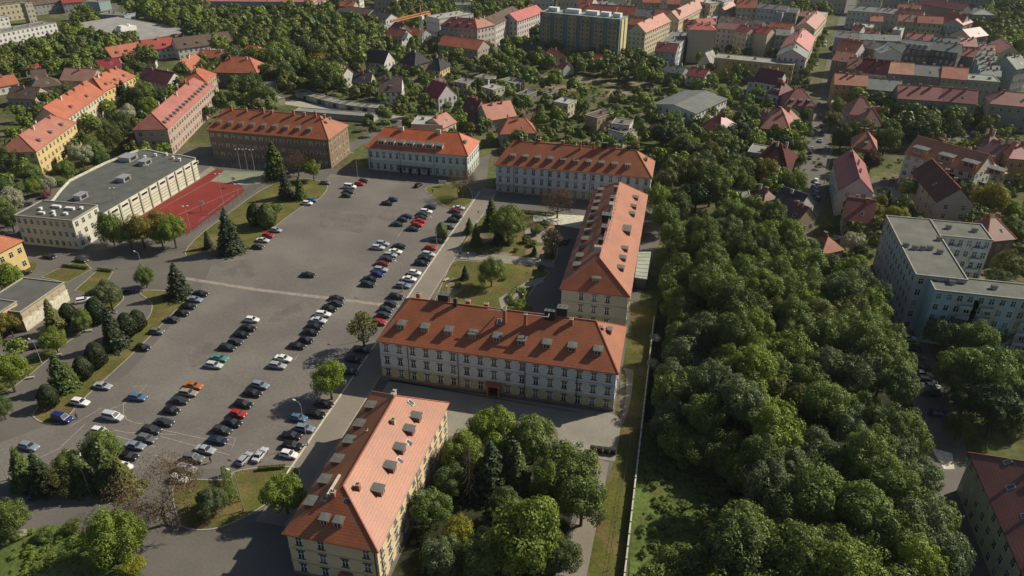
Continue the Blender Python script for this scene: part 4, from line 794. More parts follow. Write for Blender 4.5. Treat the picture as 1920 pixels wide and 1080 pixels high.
for i, d in enumerate((.07, .33, .56, .8)): dormer(Wb, 'f', (38)*d+2, .6, 38, 14, 12.5, 5.5, 5.5, 2.3)
for r in range(3):
    for x in (9, 19, 30): balcony(Wb, 'f', x, .6+3.1*(r+.3), 38, 14, 2.6)
far('low orange-roofed end house right of the white apartment house', 'h', 1570,225, 1790,222, 14, 8, 'hx', 4, (.42,.16,.09), (.5,.48,.4), 2, **A_)
far('dark red pointed house behind the white apartment house', 'd', 1545,1085, 1640,1110, 12, 8, 'hx', 5, (.2,.06,.05), 'w', 1, **V_)
far('brown gabled house behind the end of the white apartment house', 'h', 1590,50, 1700,90, 12, 8, 'gx', 4, (.2,.1,.09), (.5,.4,.33), 1, **V_)
far('ochre house with a red roof at the right edge above the trees', 'h', 1810,110, 2000,125, 18, 9, 'hx', 4, (.28,.07,.06), (.4,.27,.13), 2, **V_)
far('slate-roofed white house with a grey annex by the street', 'h', 20,470, 200,530, 14, 5, 'gx', 5.5, (.06,.06,.068), (.5,.5,.44), 2, **V_, nch=1)
far('low grey-roofed shed right of the slate-roofed house', 'h', 238,540, 325,548, 9, 4, 'f', 0, (.25,.25,.22), 'b', 0, 'shed', 'shed')
far('small brown and red half-hipped house by the tree crowns', 'h', 100,560, 205,605, 11, 5, 'gx', 5, (.16,.06,.05), (.36,.3,.2), 1, **V_, nch=2)
far('little orange pyramid roof half sunk in the tree crowns', 'h', 285,760, 400,830, 9, 4.5, 'hx', 4.5, (.42,.15,.08), 'b', 1, **V_)
far('old red-roofed house with a half-timbered gable, between street and flats', 'h', 570,570, 780,600, 12, 6, 'gx', 6, (.22,.06,.045), (.33,.27,.19), 2, **V_)
far('low grey roof behind the dark park trees', 'g', 1640,400, 1790,410, 10, 4, 'f', 0, (.22,.22,.2), 'g', 0, 'shed', 'shed')
far('cottage with a brown pointed roof beside the low grey roof', 'g', 1760,420, 1880,470, 9, 4.5, 'hx', 5, (.2,.1,.07), 'b', 0, **V_)
py = far('pyramid-roofed brown house behind the flat-roofed block', 'h', 1640,735, 1848,715, 11, 9, 'hx', 5.5, (.26,.12,.09), (.19,.12,.10), 2, 'house', 'house')
# L-shaped flat block
Lg = (.135,.142,.122)
LA = building('long blue-grey flat-roofed block with ventilation stacks, beside the wood', (67, 190.5), 0, 12.5, 38.5, 17, 'f', 0, Lg, (.42,.44,.44), 5, 'apartment_block', 'apartment block', sides='lf', cols={'l': 12, 'f': 4}, nch=6)
LB = building('white wing with balconies and a grey flat roof, behind the stepped block', (79.7, 217.8), 0, 14, 11, 17, 'f', 0, Lg, (.48,.49,.46), 5, 'apartment_block', 'apartment block', sides='fr', cols={'f': 6, 'r': 3}, nch=2)
LC = building('light blue balcony block with flat roof at the right edge of the picture', (70.6, 184.8), 0, 50, 8.5, 16, 'f', 0, Lg, (.36,.50,.56), 5, 'apartment_block', 'apartment block', sides='fl', cols={'f': 20, 'l': 2}, nch=5)
for b, L2, W2, xs, n, f0 in ((LB, 15.5, 11, (4.2, 10.8), 5, 3.4), (LC, 50, 10.9, (8, 13, 23, 28, 38, 43), 5, 3.0), (LA, 13, 39, (6.5,), 5, 3.4)):
    for x in xs:
        m = MB(); m.box(x-3.2,-.05,.3,x+3.2,-.01,(17 if n == 5 and f0 > 3.2 else 15)-.5); ob('facade_panel', m.mesh('facade_panel', [X_['wall']]), b, color=(.46,.45,.40))
        for r in range(1, n): balcony(b, 'f', x, r*f0+.1, L2, W2, 3.0, 1.1, (.42,.46,.46))
# bottom right block
BR = building('yellow-green barracks block with dark red roof, cut by the lower right corner', (65.2, 84), 0, 14, 44, 9.6, 'hy', 6, (.17,.058,.042), (.48,.48,.34), 3, 'apartment_block', 'apartment block', sides='lb', cols={'l': 13, 'b': 3}, nch=0, ww=1.1, ins=(7, 5), cap=96)
for t, d in ((5,3.5),(11,2.4),(12,4.6),(18,2.5),(19,5)): skylight(BR, 'l', t, d, 14, 44, 9.6, 6, wd=.9)
for y in (12, 20, 28, 36): chimney(BR, 7, y, 14.6, 1.8, .9, .7)

for i in range(13):                                      # the last rows at the upper edge
    x = 1000+i*46; far('%s from the left in the tenement row along the top edge, middle' % ORD[i]+(' (red roof)' if 0 else ''), 'a', x*4, -34-(i % 3)*9, x*4+150, -28-(i % 3)*9, 13, 14+(i % 3), 'gx', 4, ['s','g','r','p','g','l'][i % 6], ['l','c','b','w','g'][i % 5], 3, **S_, group='last tenements in view')
for i in range(6):
    x = 1612+i*50; far('%s from the left in the tenement row along the top edge, right' % ORD[i], 'a', x*4, -20-(i % 2)*12, x*4+170, -12-(i % 2)*12, 13, 14+(i % 3), 'gx', 4, ['g','s','b','p','g','m'][i], ['l','g','b','u','g','b'][i], 3, **S_, group='last tenements in view')
for i in range(5):
    x = 560+i*70; far('%s from the left of the pale blocks along the top edge, left of the crane' % ORD[i], 'a', x*4, -30-(i % 2)*14, x*4+170, -26-(i % 2)*14, 13, 12, 'f' if i % 2 else 'gx', 4, ['l','s','g','r','l'][i], ['l','w','b','u','w'][i], 3, **S_, group='last blocks in view')
# ------------------------------------------------------------------ trees
def leafquads(P, N, S, rng, fold=0):
    n = len(P); N = N/np.linalg.norm(N, axis=1, keepdims=True); r = rng.normal(size=(n,3))
    a = np.cross(N, r); a /= np.linalg.norm(a, axis=1, keepdims=True); b = np.cross(N, a)
    S = S[:,None]; c = [P+a*S*.55, P+b*S*.42, P-a*S*.55, P-b*S*.42]
    V = np.stack(c, 1).reshape(-1,3); return V, np.arange(4*n).reshape(-1,4)
def dirs(n, rng):
    d = rng.normal(size=(n,3)); return d/np.linalg.norm(d, axis=1, keepdims=True)
def crown_mesh(name, seed, nl, lobes, size, flat=.85, rough=.24, spread=.62, lr=(.26,.42), open_=0):
    rng = np.random.default_rng(seed); d = dirs(lobes, rng); d[:,2] = np.where(d[:,2] < -.45, -d[:,2]*.5, d[:,2])
    d /= np.linalg.norm(d, axis=1, keepdims=True); c = d*(spread*rng.uniform(.55,1.22,(lobes,1))); r = rng.uniform(*lr, lobes)
    Ps, Ns = [], []
    for i in range(lobes):
        n = int(nl*r[i]**2/(r**2).sum()); q = dirs(n, rng); k = (q@d[i]) > -.35; q = q[k]
        sub = 1+.16*np.sin(q[:,0]*9+i)*np.sin(q[:,1]*8+2*i)*np.cos(q[:,2]*7)        # small bumps on each bough
        Ps.append(c[i]+q*(r[i]*sub*rng.uniform(.86,1.06,len(q)))[:,None]); Ns.append(q+rng.normal(size=q.shape)*rough+np.array([0,0,.25]))
    if open_ == 0:                                       # inner boughs so that nothing shines straight through
        q = dirs(nl//9, rng); Ps.append(q*rng.uniform(.35,.62,(len(q),1))); Ns.append(q+rng.normal(size=q.shape)*.3)
    P = np.concatenate(Ps); N = np.concatenate(Ns); P[:,2] *= flat
    S = size*rng.uniform(.6,1.35,len(P)); V, F = leafquads(P, N, S, rng); return npmesh(name, V, F, X_['leaf'])
def spruce_mesh(name, seed, n, layers, size, slim=.3, mat='needle'):
    rng = np.random.default_rng(seed); Ps, Ns = [], []
    for k in range(layers):
        t = (k+.5)/layers; R0 = slim*(1-t)**.85*(1+.12*rng.normal()); nb = max(4, int(13*(1-t)+4))
        for b in range(nb):
            a = 2*math.pi*(b+rng.random())/nb; Rb = R0*rng.uniform(.75,1.15); m = max(3, int(n*(1-t)*2/(layers*nb)))
            s = rng.uniform(.1,1,m)**.7; w = .06*(1-s*.5)*(1-t*.5)
            x = Rb*s; off = rng.normal(size=m)*w; z = t-.05*s-.02+.02*rng.normal(size=m)
            Ps.append(np.stack([x*math.cos(a)-off*math.sin(a), x*math.sin(a)+off*math.cos(a), z],1))
            Ns.append(np.array([math.cos(a)*.5, math.sin(a)*.5, .9])+rng.normal(size=(m,3))*.35)
    P = np.concatenate(Ps); N = np.concatenate(Ns); V, F = leafquads(P, N, size*rng.uniform(.6,1.3,len(P)), rng); return npmesh(name, V, F, X_[mat])
def column_mesh(name, seed, n, size, w=.34):
    rng = np.random.default_rng(seed); q = dirs(n, rng); z = (q[:,2]+1)/2; rad = w*np.sqrt(np.clip(1-q[:,2]**2,0,1))*(1.15-.5*z)
    a = np.arctan2(q[:,1], q[:,0]); rad = rad*(1+.1*np.sin(5*a+z*7))*rng.uniform(.9,1.05,n)
    P = np.stack([rad*np.cos(a), rad*np.sin(a), z],1); V, F = leafquads(P, q+rng.normal(size=q.shape)*.3, size*rng.uniform(.6,1.3,n), rng); return npmesh(name, V, F, X_['needle'])
def trunk_mesh(name, seed, limbs=5, mat='bark'):
    r = random.Random(seed); m = MB(); m.tube((0,0,0),(.02,.01,.45),.05,.036,7); m.tube((.02,.01,.45),(0,.02,.8),.036,.014,6)
    for i in range(limbs):
        a = 2*math.pi*(i+r.random()*.6)/limbs; z = .26+.3*r.random(); m.tube((.01,.01,z),(.2*math.cos(a), .2*math.sin(a), z+.22+.1*r.random()),.022,.008,5)
    return m.mesh(name, [X_[mat]])
def bare_mesh(name, seed, depth=5, mat='bark', up=.35, first=.3):
    r = random.Random(seed); m = MB()
    def grow(p, d, ln, rad, k):
        q = p+d*ln; m.tube(p, q, rad, rad*.68, 5 if k < 2 else 3)
        if k >= depth: return
        for i in range(3 if k < 4 else 4):
            e = (d+Vector((r.gauss(0,1), r.gauss(0,1), r.gauss(0,1)+up))*(.62 if k else .55)).normalized(); grow(p+d*ln*r.uniform(.65,1), e, ln*r.uniform(.6,.82), rad*.6, k+1)
    grow(Vector((0,0,0)), Vector((0,0,1)), first, .028, 0); return m.mesh(name, [X_[mat]])
BR_ = [crown_mesh('crown', 20+i, 17000, 62+6*i, .058, .95+.1*(i % 3), lr=(.14,.33), spread=.70) for i in range(6)]          # dense near crowns
MID = [crown_mesh('crown', 40+i, 5200, 30+3*i, .088, .9+.08*(i % 3), lr=(.17,.38), spread=.66) for i in range(5)]
LOOSE = [crown_mesh('crown', 60+i, 4200, 26, .075, 1.0, .8, .68, (.18,.34), 1) for i in range(2)]
FARC = [crown_mesh('crown', 70+i, 800, 14, .21, .9) for i in range(4)]
SPR = [spruce_mesh('crown', 80+i, 5200, 17, .045, .26+.03*i) for i in range(3)]; SPF = [spruce_mesh('crown', 90, 1400, 10, .09, .27)]
COLM = [column_mesh('crown', 95+i, 3800, .05) for i in range(2)]
TRK = [trunk_mesh('trunk', i) for i in range(4)]; SPT = trunk_mesh('trunk', 9, 0)
BARE = [bare_mesh('branches', 3, 6), bare_mesh('branches', 8, 6, 'bark', .3, .26)]; HAZEL = [crown_mesh('twig_buds', 66+i, 11000, 60, .027, .95, .9, .66, (.2,.36), 1) for i in range(2)]
TC = dict(bright=(.178,.232,.036), mid=(.142,.190,.046), dark=(.092,.124,.036), deep=(.040,.060,.026), olive=(.145,.150,.044), yellow=(.24,.23,.025), grey=(.125,.160,.070),
          white=(.42,.42,.28), pink=(.30,.10,.12), copper=(.12,.062,.042), brown=(.15,.105,.065), orange=(.18,.15,.030), blue=(.052,.066,.040), yew=(.036,.046,.020), lime=(.18,.235,.042))
CN = dict(bright='bright green', mid='mid green', dark='dark green', deep='deep green', olive='olive', yellow='yellow-green', grey='grey-green', white='white-flowering', pink='pink-flowering',
          copper='copper red', brown='brownish', orange='orange-tinged', blue='blue-green', yew='blackish green', lime='fresh green')
NT = [0]; TREES = []
def jit(c, a=.14):
    k = 1+RNG.uniform(-a, a); return tuple(float(x*k*(1+RNG.uniform(-a*.25, a*.25))) for x in c)
def tree(x, y, R, kind, colr, label, group=None, near=True, ht=None):
    NT[0] += 1; i = NT[0]; c = jit(TC[colr]); rot = float(RNG.uniform(0, 6.28))
    cat = {'b':'tree','l':'tree','s':'spruce','c':'evergreen','n':'bare tree','u':'bush','d':'dead spruce'}[kind]; nm = {'b':'broadleaf_tree','l':'broadleaf_tree','s':'spruce_tree','c':'evergreen_shrub','n':'bare_tree','u':'bush','d':'dead_spruce'}[kind]
    root = mkroot(nm, label, cat, (x, y, 0), rot, group)
    if kind in 'bl':
        ht = ht or 2.05*R+.6; me = (LOOSE[i % 2] if kind == 'l' else (BR_[i % 6] if near else MID[i % 5]))
        rz = R*float(RNG.uniform(1.0,1.22)); ob('crown', me, root, (0,0,ht-rz*.88), 0, c, (R*float(RNG.uniform(.92,1.1)), R*float(RNG.uniform(.92,1.1)), rz))
        ob('trunk', TRK[i % 4], root, color=None, scale=(R*1.3, R*1.3, ht*.95))
    elif kind == 's':
        ht = ht or 3.1*R; ob('crown', (SPR if near else SPF)[i % (3 if near else 1)], root, (0,0,.6), 0, c, (R*3.3, R*3.3, ht-.6)); ob('trunk', SPT, root, scale=(ht*.35, ht*.35, ht*.9))
    elif kind == 'c':
        ht = ht or 2.4*R; ob('crown', COLM[i % 2], root, (0,0,.1), 0, c, (R*2.6, R*2.6, ht)); ob('trunk', SPT, root, scale=(ht*.3, ht*.3, ht*.5))
    elif kind == 'n':
        ht = ht or (1.55*R if R > 6 else 2.0*R); ob('trunk', BARE[i % 2], root, scale=(R*1.9, R*1.9, ht*.95)); ob('twig_buds', HAZEL[i % 2], root, (0,0,ht*.58), 0, c, (R, R, ht*.45))
    elif kind == 'd':
        m = MB(); rr = random.Random(4); m.tube((0,0,0),(0,0,1),.018,.003,6)
        for k in range(110):
            z = .12+.85*k/110; a = rr.random()*6.28; l = .26*(1-z)+.03; m.tube((0,0,z),(l*math.cos(a), l*math.sin(a), z-.05),.005,.002,3)
        ob('trunk', m.mesh('trunk', [X_['barkg']]), root, scale=(R*3.4, R*3.4, ht or 3.6*R))
    else: 
        ob('foliage', MID[i % 5], root, (0,0,R*.7), 0, c, (R, R, R*.8)); ob('stem', TRK[i % 4], root, scale=R)
    TREES.append((x, y, R)); return root
def place(px, py, rp, kind, k0=1.3):
    z = 5.0
    for _ in range(4):
        g = G(px, py, z); D = proj(g)[2]; R = rp*D/FPX; z = {'b':1.25,'l':1.25,'s':1.25,'c':1.05,'n':1.15,'u':.7,'d':1.6}[kind]*R+.3
    return g.x, g.y, R
# clusters: (where, [(px, py, radius px, kind, colour)...]) ; labels are counted from the left of the photo
CL = [
 ('on the lawn corner at the bottom left', [(212,1003,52,'b','bright'),(250,1062,24,'u','yellow'),(18,968,34,'b','mid'),(40,1000,9,'u','white'),(85,1000,18,'u','mid'),(135,985,16,'u','olive')]),
 ('in the dark lower left clump', [(190,838,38,'b','mid'),(128,868,26,'b','mid'),(200,880,34,'s','dark'),(228,895,26,'s','olive'),(40,880,28,'s','dark'),(75,890,28,'s','deep'),(112,900,28,'l','olive'),(150,890,26,'s','dark')]),
 ('at the bottom of the car park', [(290,915,82,'n','brown'),(398,940,27,'b','grey'),(532,925,40,'b','bright'),(382,935,16,'b','dark')]),
 ('standing in the car park', [(617,710,37,'b','bright'),(680,622,32,'l','olive'),(828,433,12,'c','mid')]),
 ('at the left edge of the photo', [(12,695,38,'b','bright'),(2,765,20,'b','dark'),(12,520,30,'b','bright'),(-20,640,22,'b','mid')]),
 ('along the left green strip', [(98,598,22,'s','olive'),(100,638,24,'b','bright'),(152,600,19,'b','mid'),(203,552,27,'b','grey'),(180,585,20,'c','yew'),(210,622,27,'s','blue'),(238,612,19,'c','yew'),(258,602,16,'c','yew'),(180,668,20,'c','yew'),(155,692,18,'c','yew'),(112,702,25,'s','dark'),(132,705,16,'s','dark'),(90,745,19,'c','yew'),(128,590,16,'c','yew')]),
 ('beside the gym road', [(270,517,19,'b','mid'),(332,530,22,'s','blue'),(428,440,27,'s','blue'),(389,452,11,'s','blue'),(478,405,16,'c','yew'),(500,408,18,'c','dark'),(518,392,14,'u','mid')]),
 ('in the row above the car park', [(514,305,22,'s','dark'),(556,300,27,'n','copper'),(586,318,17,'b','bright'),(535,350,17,'s','blue'),(562,356,14,'s','dark'),(574,300,10,'b','bright')]),
 ('by the near end of the court', [(206,428,27,'b','mid'),(240,440,24,'b','mid'),(262,430,30,'b','orange'),(292,424,27,'b','orange'),(322,430,30,'b','bright'),(300,440,22,'b','bright')]),
 ('beside the white hall', [(866,342,26,'n','copper')]),
 ('in the small barracks park', [(953,415,35,'b','mid'),(922,405,19,'s','dark'),(893,443,14,'s','dark'),(935,440,14,'s','deep'),(921,508,26,'b','mid'),(1022,420,10,'u','dark'),(988,448,9,'u','dark'),(900,470,7,'u','olive'),(1030,478,9,'u','olive'),(958,452,8,'u','mid'),(880,425,10,'s','dark'),(1000,455,8,'u','mid'),(945,520,6,'u','olive'),(1015,500,8,'u','dark'),(872,512,9,'s','blue'),(860,532,7,'u','mid'),(1004,432,11,'u','olive'),(1012,428,8,'u','mid'),(1036,456,22,'l','brown'),(1002,470,6,'s','dark'),(968,467,6,'u','olive'),(1046,372,34,'n','copper'),(975,573,12,'u','bright'),(992,578,9,'u','bright')]),
 ('in the grove below the front block', [(930,812,40,'b','bright'),(905,805,26,'b','lime'),(1000,830,40,'b','mid'),(868,855,34,'b','bright'),(1068,880,44,'b','mid'),(1092,945,44,'b','mid'),(1030,905,34,'b','bright'),(985,1012,66,'b','bright'),(915,1040,44,'b','mid'),(858,1005,30,'b','yellow'),(805,958,34,'b','mid'),(920,885,38,'s','deep'),(968,880,34,'s','dark'),(880,895,34,'d','brown'),(830,1050,34,'b','grey'),(948,950,28,'b','dark'),(1050,1040,34,'b','dark'),(845,905,28,'b','dark'),(880,1060,24,'b','dark')]),
 ('on the fence line', [(1229,634,11,'u','white'),(1226,682,13,'u','white')]),
 ('behind the long middle block', [(1234,370,26,'b','bright'),(1246,405,28,'b','mid'),(1250,340,24,'b','olive'),(1270,385,26,'b','dark'),(1228,345,16,'b','mid'),(1262,440,26,'b','mid'),(1300,320,34,'b','olive'),(1335,345,36,'b','mid'),(1285,285,26,'b','deep'),(1330,290,28,'b','olive'),(1245,255,26,'b','deep'),(1262,225,20,'b','mid'),(1372,330,26,'b','mid'),(1395,345,20,'b','bright'),(1400,300,16,'b','mid')]),
 ('right of the parking lane', [(1775,625,34,'b','grey'),(1830,640,40,'b','mid'),(1872,620,26,'b','olive'),(1800,690,44,'b','mid'),(1860,700,56,'b','mid'),(1905,690,40,'b','mid'),(1870,770,48,'b','deep'),(1815,740,36,'b','dark'),(1920,760,40,'b','dark'),(1800,800,26,'b','dark')]),
 ('behind the gym hall', [(58,330,22,'b','mid'),(20,300,24,'b','dark'),(90,345,14,'b','white'),(122,318,20,'b','mid'),(150,290,22,'b','white'),(175,280,20,'b','mid'),(62,352,14,'b','bright'),(20,372,22,'b','white'),(18,410,22,'b','dark'),(225,235,24,'b','dark'),(205,255,24,'b','olive'),(238,215,18,'b','white'),(190,300,16,'b','dark'),(86,364,9,'u','pink'),(305,272,14,'u','pink'),(235,272,12,'u','pink'),(250,268,13,'u','pink'),(280,200,20,'b','bright'),(262,180,24,'b','dark'),(300,180,18,'b','dark'),(232,178,15,'s','deep'),(245,185,13,'s','deep'),(214,182,14,'s','deep')]),
 ('along the street right of the wood', [(1486,262,12,'s','dark'),(1500,300,14,'b','mid'),(1500,275,14,'b','bright'),(1512,240,14,'b','mid'),(1510,215,14,'b','dark'),(1560,225,18,'b','olive'),(1580,255,20,'b','dark'),(1572,200,16,'b','bright'),(1635,300,20,'b','copper'),(1665,372,10,'s','dark'),(1650,378,15,'b','olive'),(1500,335,14,'b','grey'),(1600,452,20,'b','white'),(1615,470,16,'b','grey'),(1680,405,22,'b','yellow'),(1640,395,14,'b','yellow'),(1860,375,34,'b','yellow'),(1850,330,20,'b','grey'),(1890,500,30,'b','olive'),(1905,440,26,'b','dark'),(1900,400,20,'b','bright'),(1470,340,15,'b','mid'),(1445,345,13,'b','dark')]),
 ('lining the long street', [(1508,140,12,'b','mid'),(1517,127,9,'b','mid'),(1522,117,9,'b','mid'),(1527,107,8,'b','mid'),(1536,82,8,'b','mid'),(1540,72,8,'b','mid'),(1544,60,8,'b','mid'),(1560,92,7,'b','dark')]),
]
for where, L_ in CL:
    seen = {}
    for k, (px, py, rp, kd, c) in enumerate(sorted(L_, key=lambda q: q[0])):
        key = (kd, c); seen.setdefault(key, []).append((px, py, rp, kd, c))
    for key, items in seen.items():
        noun = {'b':'leafy tree','l':'thin-leaved tree','s':'spruce','c':'dense evergreen','n':'bare twiggy tree','u':'bush','d':'dead grey spruce'}[key[0]]
        for j, (px, py, rp, kd, c) in enumerate(items):
            x, y, R = place(px, py, rp, kd)
            pre = '' if len(items) == 1 else ORD[j]+' from left of the '
            cc = CN[c] if kd not in 'd' else 'tall'
            lb = (pre+(cc+' '+noun+('s' if len(items) > 1 else '')+' '+where)).strip()
            if kd == 'd': lb = 'dead grey leafless spruce in the grove below the front block'
            tree(x, y, R*((1.2 if 'grove' in where else 1.02) if kd in 'b' else 1.12), kd, c, lb)
# scatter helpers
def inpoly(x, y, P):
    r = False; n = len(P)
    for i in range(n):
        a, b = P[i], P[(i+1) % n]
        if (a[1] > y) != (b[1] > y) and x < (b[0]-a[0])*(y-a[1])/(b[1]-a[1])+a[0]: r = not r
    return r
def blocked(x, y, R, m=.55):
    for ox, oy, ca, sa, L, W, h in FOOT:
        dx, dy = x-ox, y-oy; u, v = dx*ca+dy*sa, -dx*sa+dy*ca
        if -R*m < u < L+R*m and -R*m < v < W+R*m: return True
    return False
def scatter(poly, z, gap, rr, step):
    W = [G(*p, z) for p in poly]; x0, x1 = min(p.x for p in W), max(p.x for p in W); y0, y1 = min(p.y for p in W), max(p.y for p in W); out = []
    n = int((x1-x0)*(y1-y0)/gap**2*step)
    for _ in range(n):
        x, y = float(RNG.uniform(x0, x1)), float(RNG.uniform(y0, y1)); p = proj((x, y, z))
        if p[2] < 5 or not inpoly(p[0], p[1], poly): continue
        R = float(RNG.uniform(*rr))
        if blocked(x, y, R): continue
        if any((x-a)**2+(y-b)**2 < (gap*.5+(R+c)*.26)**2 for a, b, c in TREES): continue
        TREES.append((x, y, R)); out.append((x, y, R))
    return out
# the wood right of the fence
wood = [(1262,480),(1295,410),(1400,405),(1470,420),(1512,480),(1545,490),(1628,500),(1650,580),(1664,640),(1694,740),(1722,840),(1756,930),(1770,1010),(1800,1120),(1225,1120),(1245,1045),(1345,1000),(1425,930),(1405,845),(1335,812),(1265,785),(1255,720),(1268,620),(1264,540)]
wt = scatter(wood, 11, 5.6, (4.4, 6.4), 12)
wt.sort(key=lambda q: q[1])
PAL = ['mid','mid','dark','bright','mid','grey','mid','dark','grey','mid','mid','dark','mid','grey','lime','olive']
nW = {}
for i, (x, y, R) in enumerate(wt):
    p = proj((x, y, 11)); c = PAL[int(RNG.integers(len(PAL)))]; zone = 'near part' if p[1] > 860 else ('middle part' if p[1] > 640 else 'far part')
    ht = float(RNG.uniform(11.5, 19)) if x > 13 else float(RNG.uniform(8.5, 11)); side = 'left' if p[0] < (1240+ (1180+p[1]*.55))/2 else 'right'
    if p[1] > 780 and p[0] < 1420 and p[1] < 960: ht = 9
    tree(x, y, R, 'b', c, '%s tree in the dense wood, %s, %s' % (CN[c], zone, side), 'trees of the dense wood right of the barracks', near=True, ht=ht)
# gardens and streets behind: every tree there
AREAS = [  # polygon, gap, radii, colours, place
 ([(0,225),(120,150),(170,120),(250,110),(300,160),(210,250),(160,300),(60,280),(60,240)], 10.5, (2.2,4.5), 'the gardens behind the yellow row'),
 ([(-60,60),(40,100),(130,60),(150,20),(300,110),(200,150),(130,130),(-60,150)], 10, (5,7), 'the trees below the white slab blocks'),
 ([(215,10),(620,0),(720,60),(700,110),(560,190),(480,190),(430,110),(360,70),(300,40)], 10.5, (6,8.5), 'the dark park at the top left'),
 ([(225,180),(400,100),(560,180),(500,205),(380,215),(300,300),(230,270)], 10, (2.6,5), 'the gardens around the pinkish row'),
 ([(500,190),(640,90),(900,120),(960,170),(880,270),(700,250),(640,200)], 10.5, (2.2,4.4), 'the villa gardens above the hall'),
 ([(700,60),(1000,70),(1010,150),(900,160),(800,110),(650,100)], 12.5, (2.6,5), 'the trees around the crane'),
 ([(900,120),(1010,60),(1180,100),(1240,130),(1230,165),(1060,165),(950,150)], 7.5, (4,6), 'the dark tree belt before the high-rise'),
 ([(880,170),(1180,170),(1260,160),(1420,200),(1300,260),(1180,330),(1120,290),(1000,290),(900,250)], 11, (2.0,4.8), 'the cube villa gardens'),
 ([(1200,130),(1500,110),(1520,180),(1440,210),(1400,250),(1300,200)], 11.5, (2.4,5), 'the gardens before the yellow block'),
 ([(1190,220),(1500,215),(1510,330),(1500,420),(1400,400),(1300,380),(1230,300)], 7.5, (3.5,6), 'the park above the wood'),
 ([(1540,200),(1640,180),(1800,210),(1790,260),(1700,260),(1640,290),(1560,330)], 8, (4,6.5), 'the big trees behind the white apartment house'),
 ([(1800,190),(1960,210),(1990,400),(1940,560),(1860,560),(1850,430),(1640,450),(1600,500),(1530,420),(1640,340),(1800,320)], 11.5, (2.4,5), 'the gardens at the right edge'),
 ([(1840,0),(1960,10),(1960,140),(1880,130),(1830,60)], 8, (5,8), 'the big trees in the top right corner'),
 ([(1340,-5),(1590,-8),(1580,35),(1480,25),(1380,20)], 9, (4.5,6.5), 'the greenery at the top by the long street'),
 ([(1740,-10),(1860,-10),(1850,40),(1780,30)], 9, (4,6), 'the greenery at the top right'),
 ([(1000,-35),(1600,-35),(1600,-5),(1000,-5)], 14, (4,6), 'the greenery along the top edge'),
 ([(200,-30),(1000,-30),(1000,-8),(200,-8)], 10, (4,7), 'the trees along the top edge, left'),
 ([(700,-10),(1000,-10),(960,40),(760,50)], 9, (4,6.5), 'the trees at the top middle'),
 ([(1250,60),(1700,60),(1700,120),(1640,150),(1300,110)], 17, (3,4.5), 'the courtyards of the tenement blocks'),
 ([(0,380),(30,250),(60,260),(30,430),(0,440)], 9, (3.5,5), 'the left edge gardens'),
 ([(0,560),(30,620),(60,640),(0,720)], 12, (3,4), 'the garage yard'),
]
cand = []
for poly, gap, rr, where in AREAS:
    for x, y, R in scatter(poly, 5, gap, rr, 7):
        if any(inpoly(*proj((x, y, 0))[:2], K) for K in (((1462,480),(1488,380),(1518,200),(1560,0),(1615,0),(1590,200),(1572,350),(1530,480)), ((500,175),(640,200),(740,225),(880,262),(740,232),(500,205)), ((1000,140),(1060,140),(1250,178),(1180,190),(1010,165)), ((1550,330),(1640,345),(1700,345),(1640,400),(1560,360)))): continue
        cand.append((proj((x, y, 5))[2]/R, x, y, R, where))
cand.sort()
NB = 300-sum(1 for o in COL.objects if o.get('category') == 'tree')
PF = ['mid','dark','mid','bright','dark','olive','mid','grey','deep','lime','mid','orange','dark']
for k, (q, x, y, R, where) in enumerate(cand[:max(NB, 0)]):
    c = PF[int(RNG.integers(len(PF)))]; tree(x, y, R, 'b', c, '%s leafy tree among %s' % (CN[c], where), 'trees among '+where[4:] if where.startswith('the ') else where, near=False)
# the rest of the far greenery reads as one mass
rest = cand[max(NB, 0):]
def template(me):
    v = np.zeros(len(me.vertices)*3, dtype=np.float32); me.vertices.foreach_get('co', v); return v.reshape(-1,3)
tmpl = [template(m) for m in FARC]
for ci, c in enumerate(('mid','dark','lime','olive')):
    Vs = []
    for k, (q, x, y, R, where) in enumerate(rest):
        if k % 4 != ci: continue
        t = tmpl[(k//4) % 4]; a = RNG.uniform(0, 6.28); ca, sa = math.cos(a), math.sin(a)
        Vs.append(np.stack([x+R*(t[:,0]*ca-t[:,1]*sa), y+R*(t[:,0]*sa+t[:,1]*ca), R*1.15+.5+R*1.1*t[:,2]],1))
    if Vs:
        V = np.concatenate(Vs); me = npmesh('distant_treetops', V, np.arange(len(V)).reshape(-1,4), X_['leaf']); o = ob('distant_treetops', me, color=TC[c])
        tag(o, 'mass of %s distant treetops between the far houses' % CN[c], 'treetops', kind='stuff')
print('TREES', NT[0], 'rest', len(rest), 'wood', len(wt))
# undergrowth: low bushes in the meadow, the wood floor and the gardens
def under(label, poly, n, rr, c, z=0):
    Vs = []; W = [G(*p, z) for p in poly]; x0, x1 = min(p.x for p in W), max(p.x for p in W); y0, y1 = min(p.y for p in W), max(p.y for p in W)
    for k in range(n):
        x, y = RNG.uniform(x0, x1), RNG.uniform(y0, y1); p = proj((x, y, z))
        if not inpoly(p[0], p[1], poly) or blocked(x, y, 1): continue
        t = tmpl[k % 4]; t = t[:1400]; R = RNG.uniform(*rr); Vs.append(np.stack([x+R*t[:,0], y+R*t[:,1], R*.55+R*.7*t[:,2]],1))
    V = np.concatenate(Vs); o = ob('undergrowth', npmesh('undergrowth', V, np.arange(len(V)).reshape(-1,4), X_['leaf']), color=TC[c]); tag(o, label, 'undergrowth', kind='stuff')
under('low green undergrowth on the rough meadow right of the fence', [(1215,800),(1340,810),(1390,900),(1290,1080),(1200,1080)], 380, (.3,1.2), 'mid')
under('olive scrub patches on the rough meadow right of the fence', [(1230,800),(1390,820),(1450,930),(1330,1000),(1290,900)], 90, (.6,1.8), 'olive')
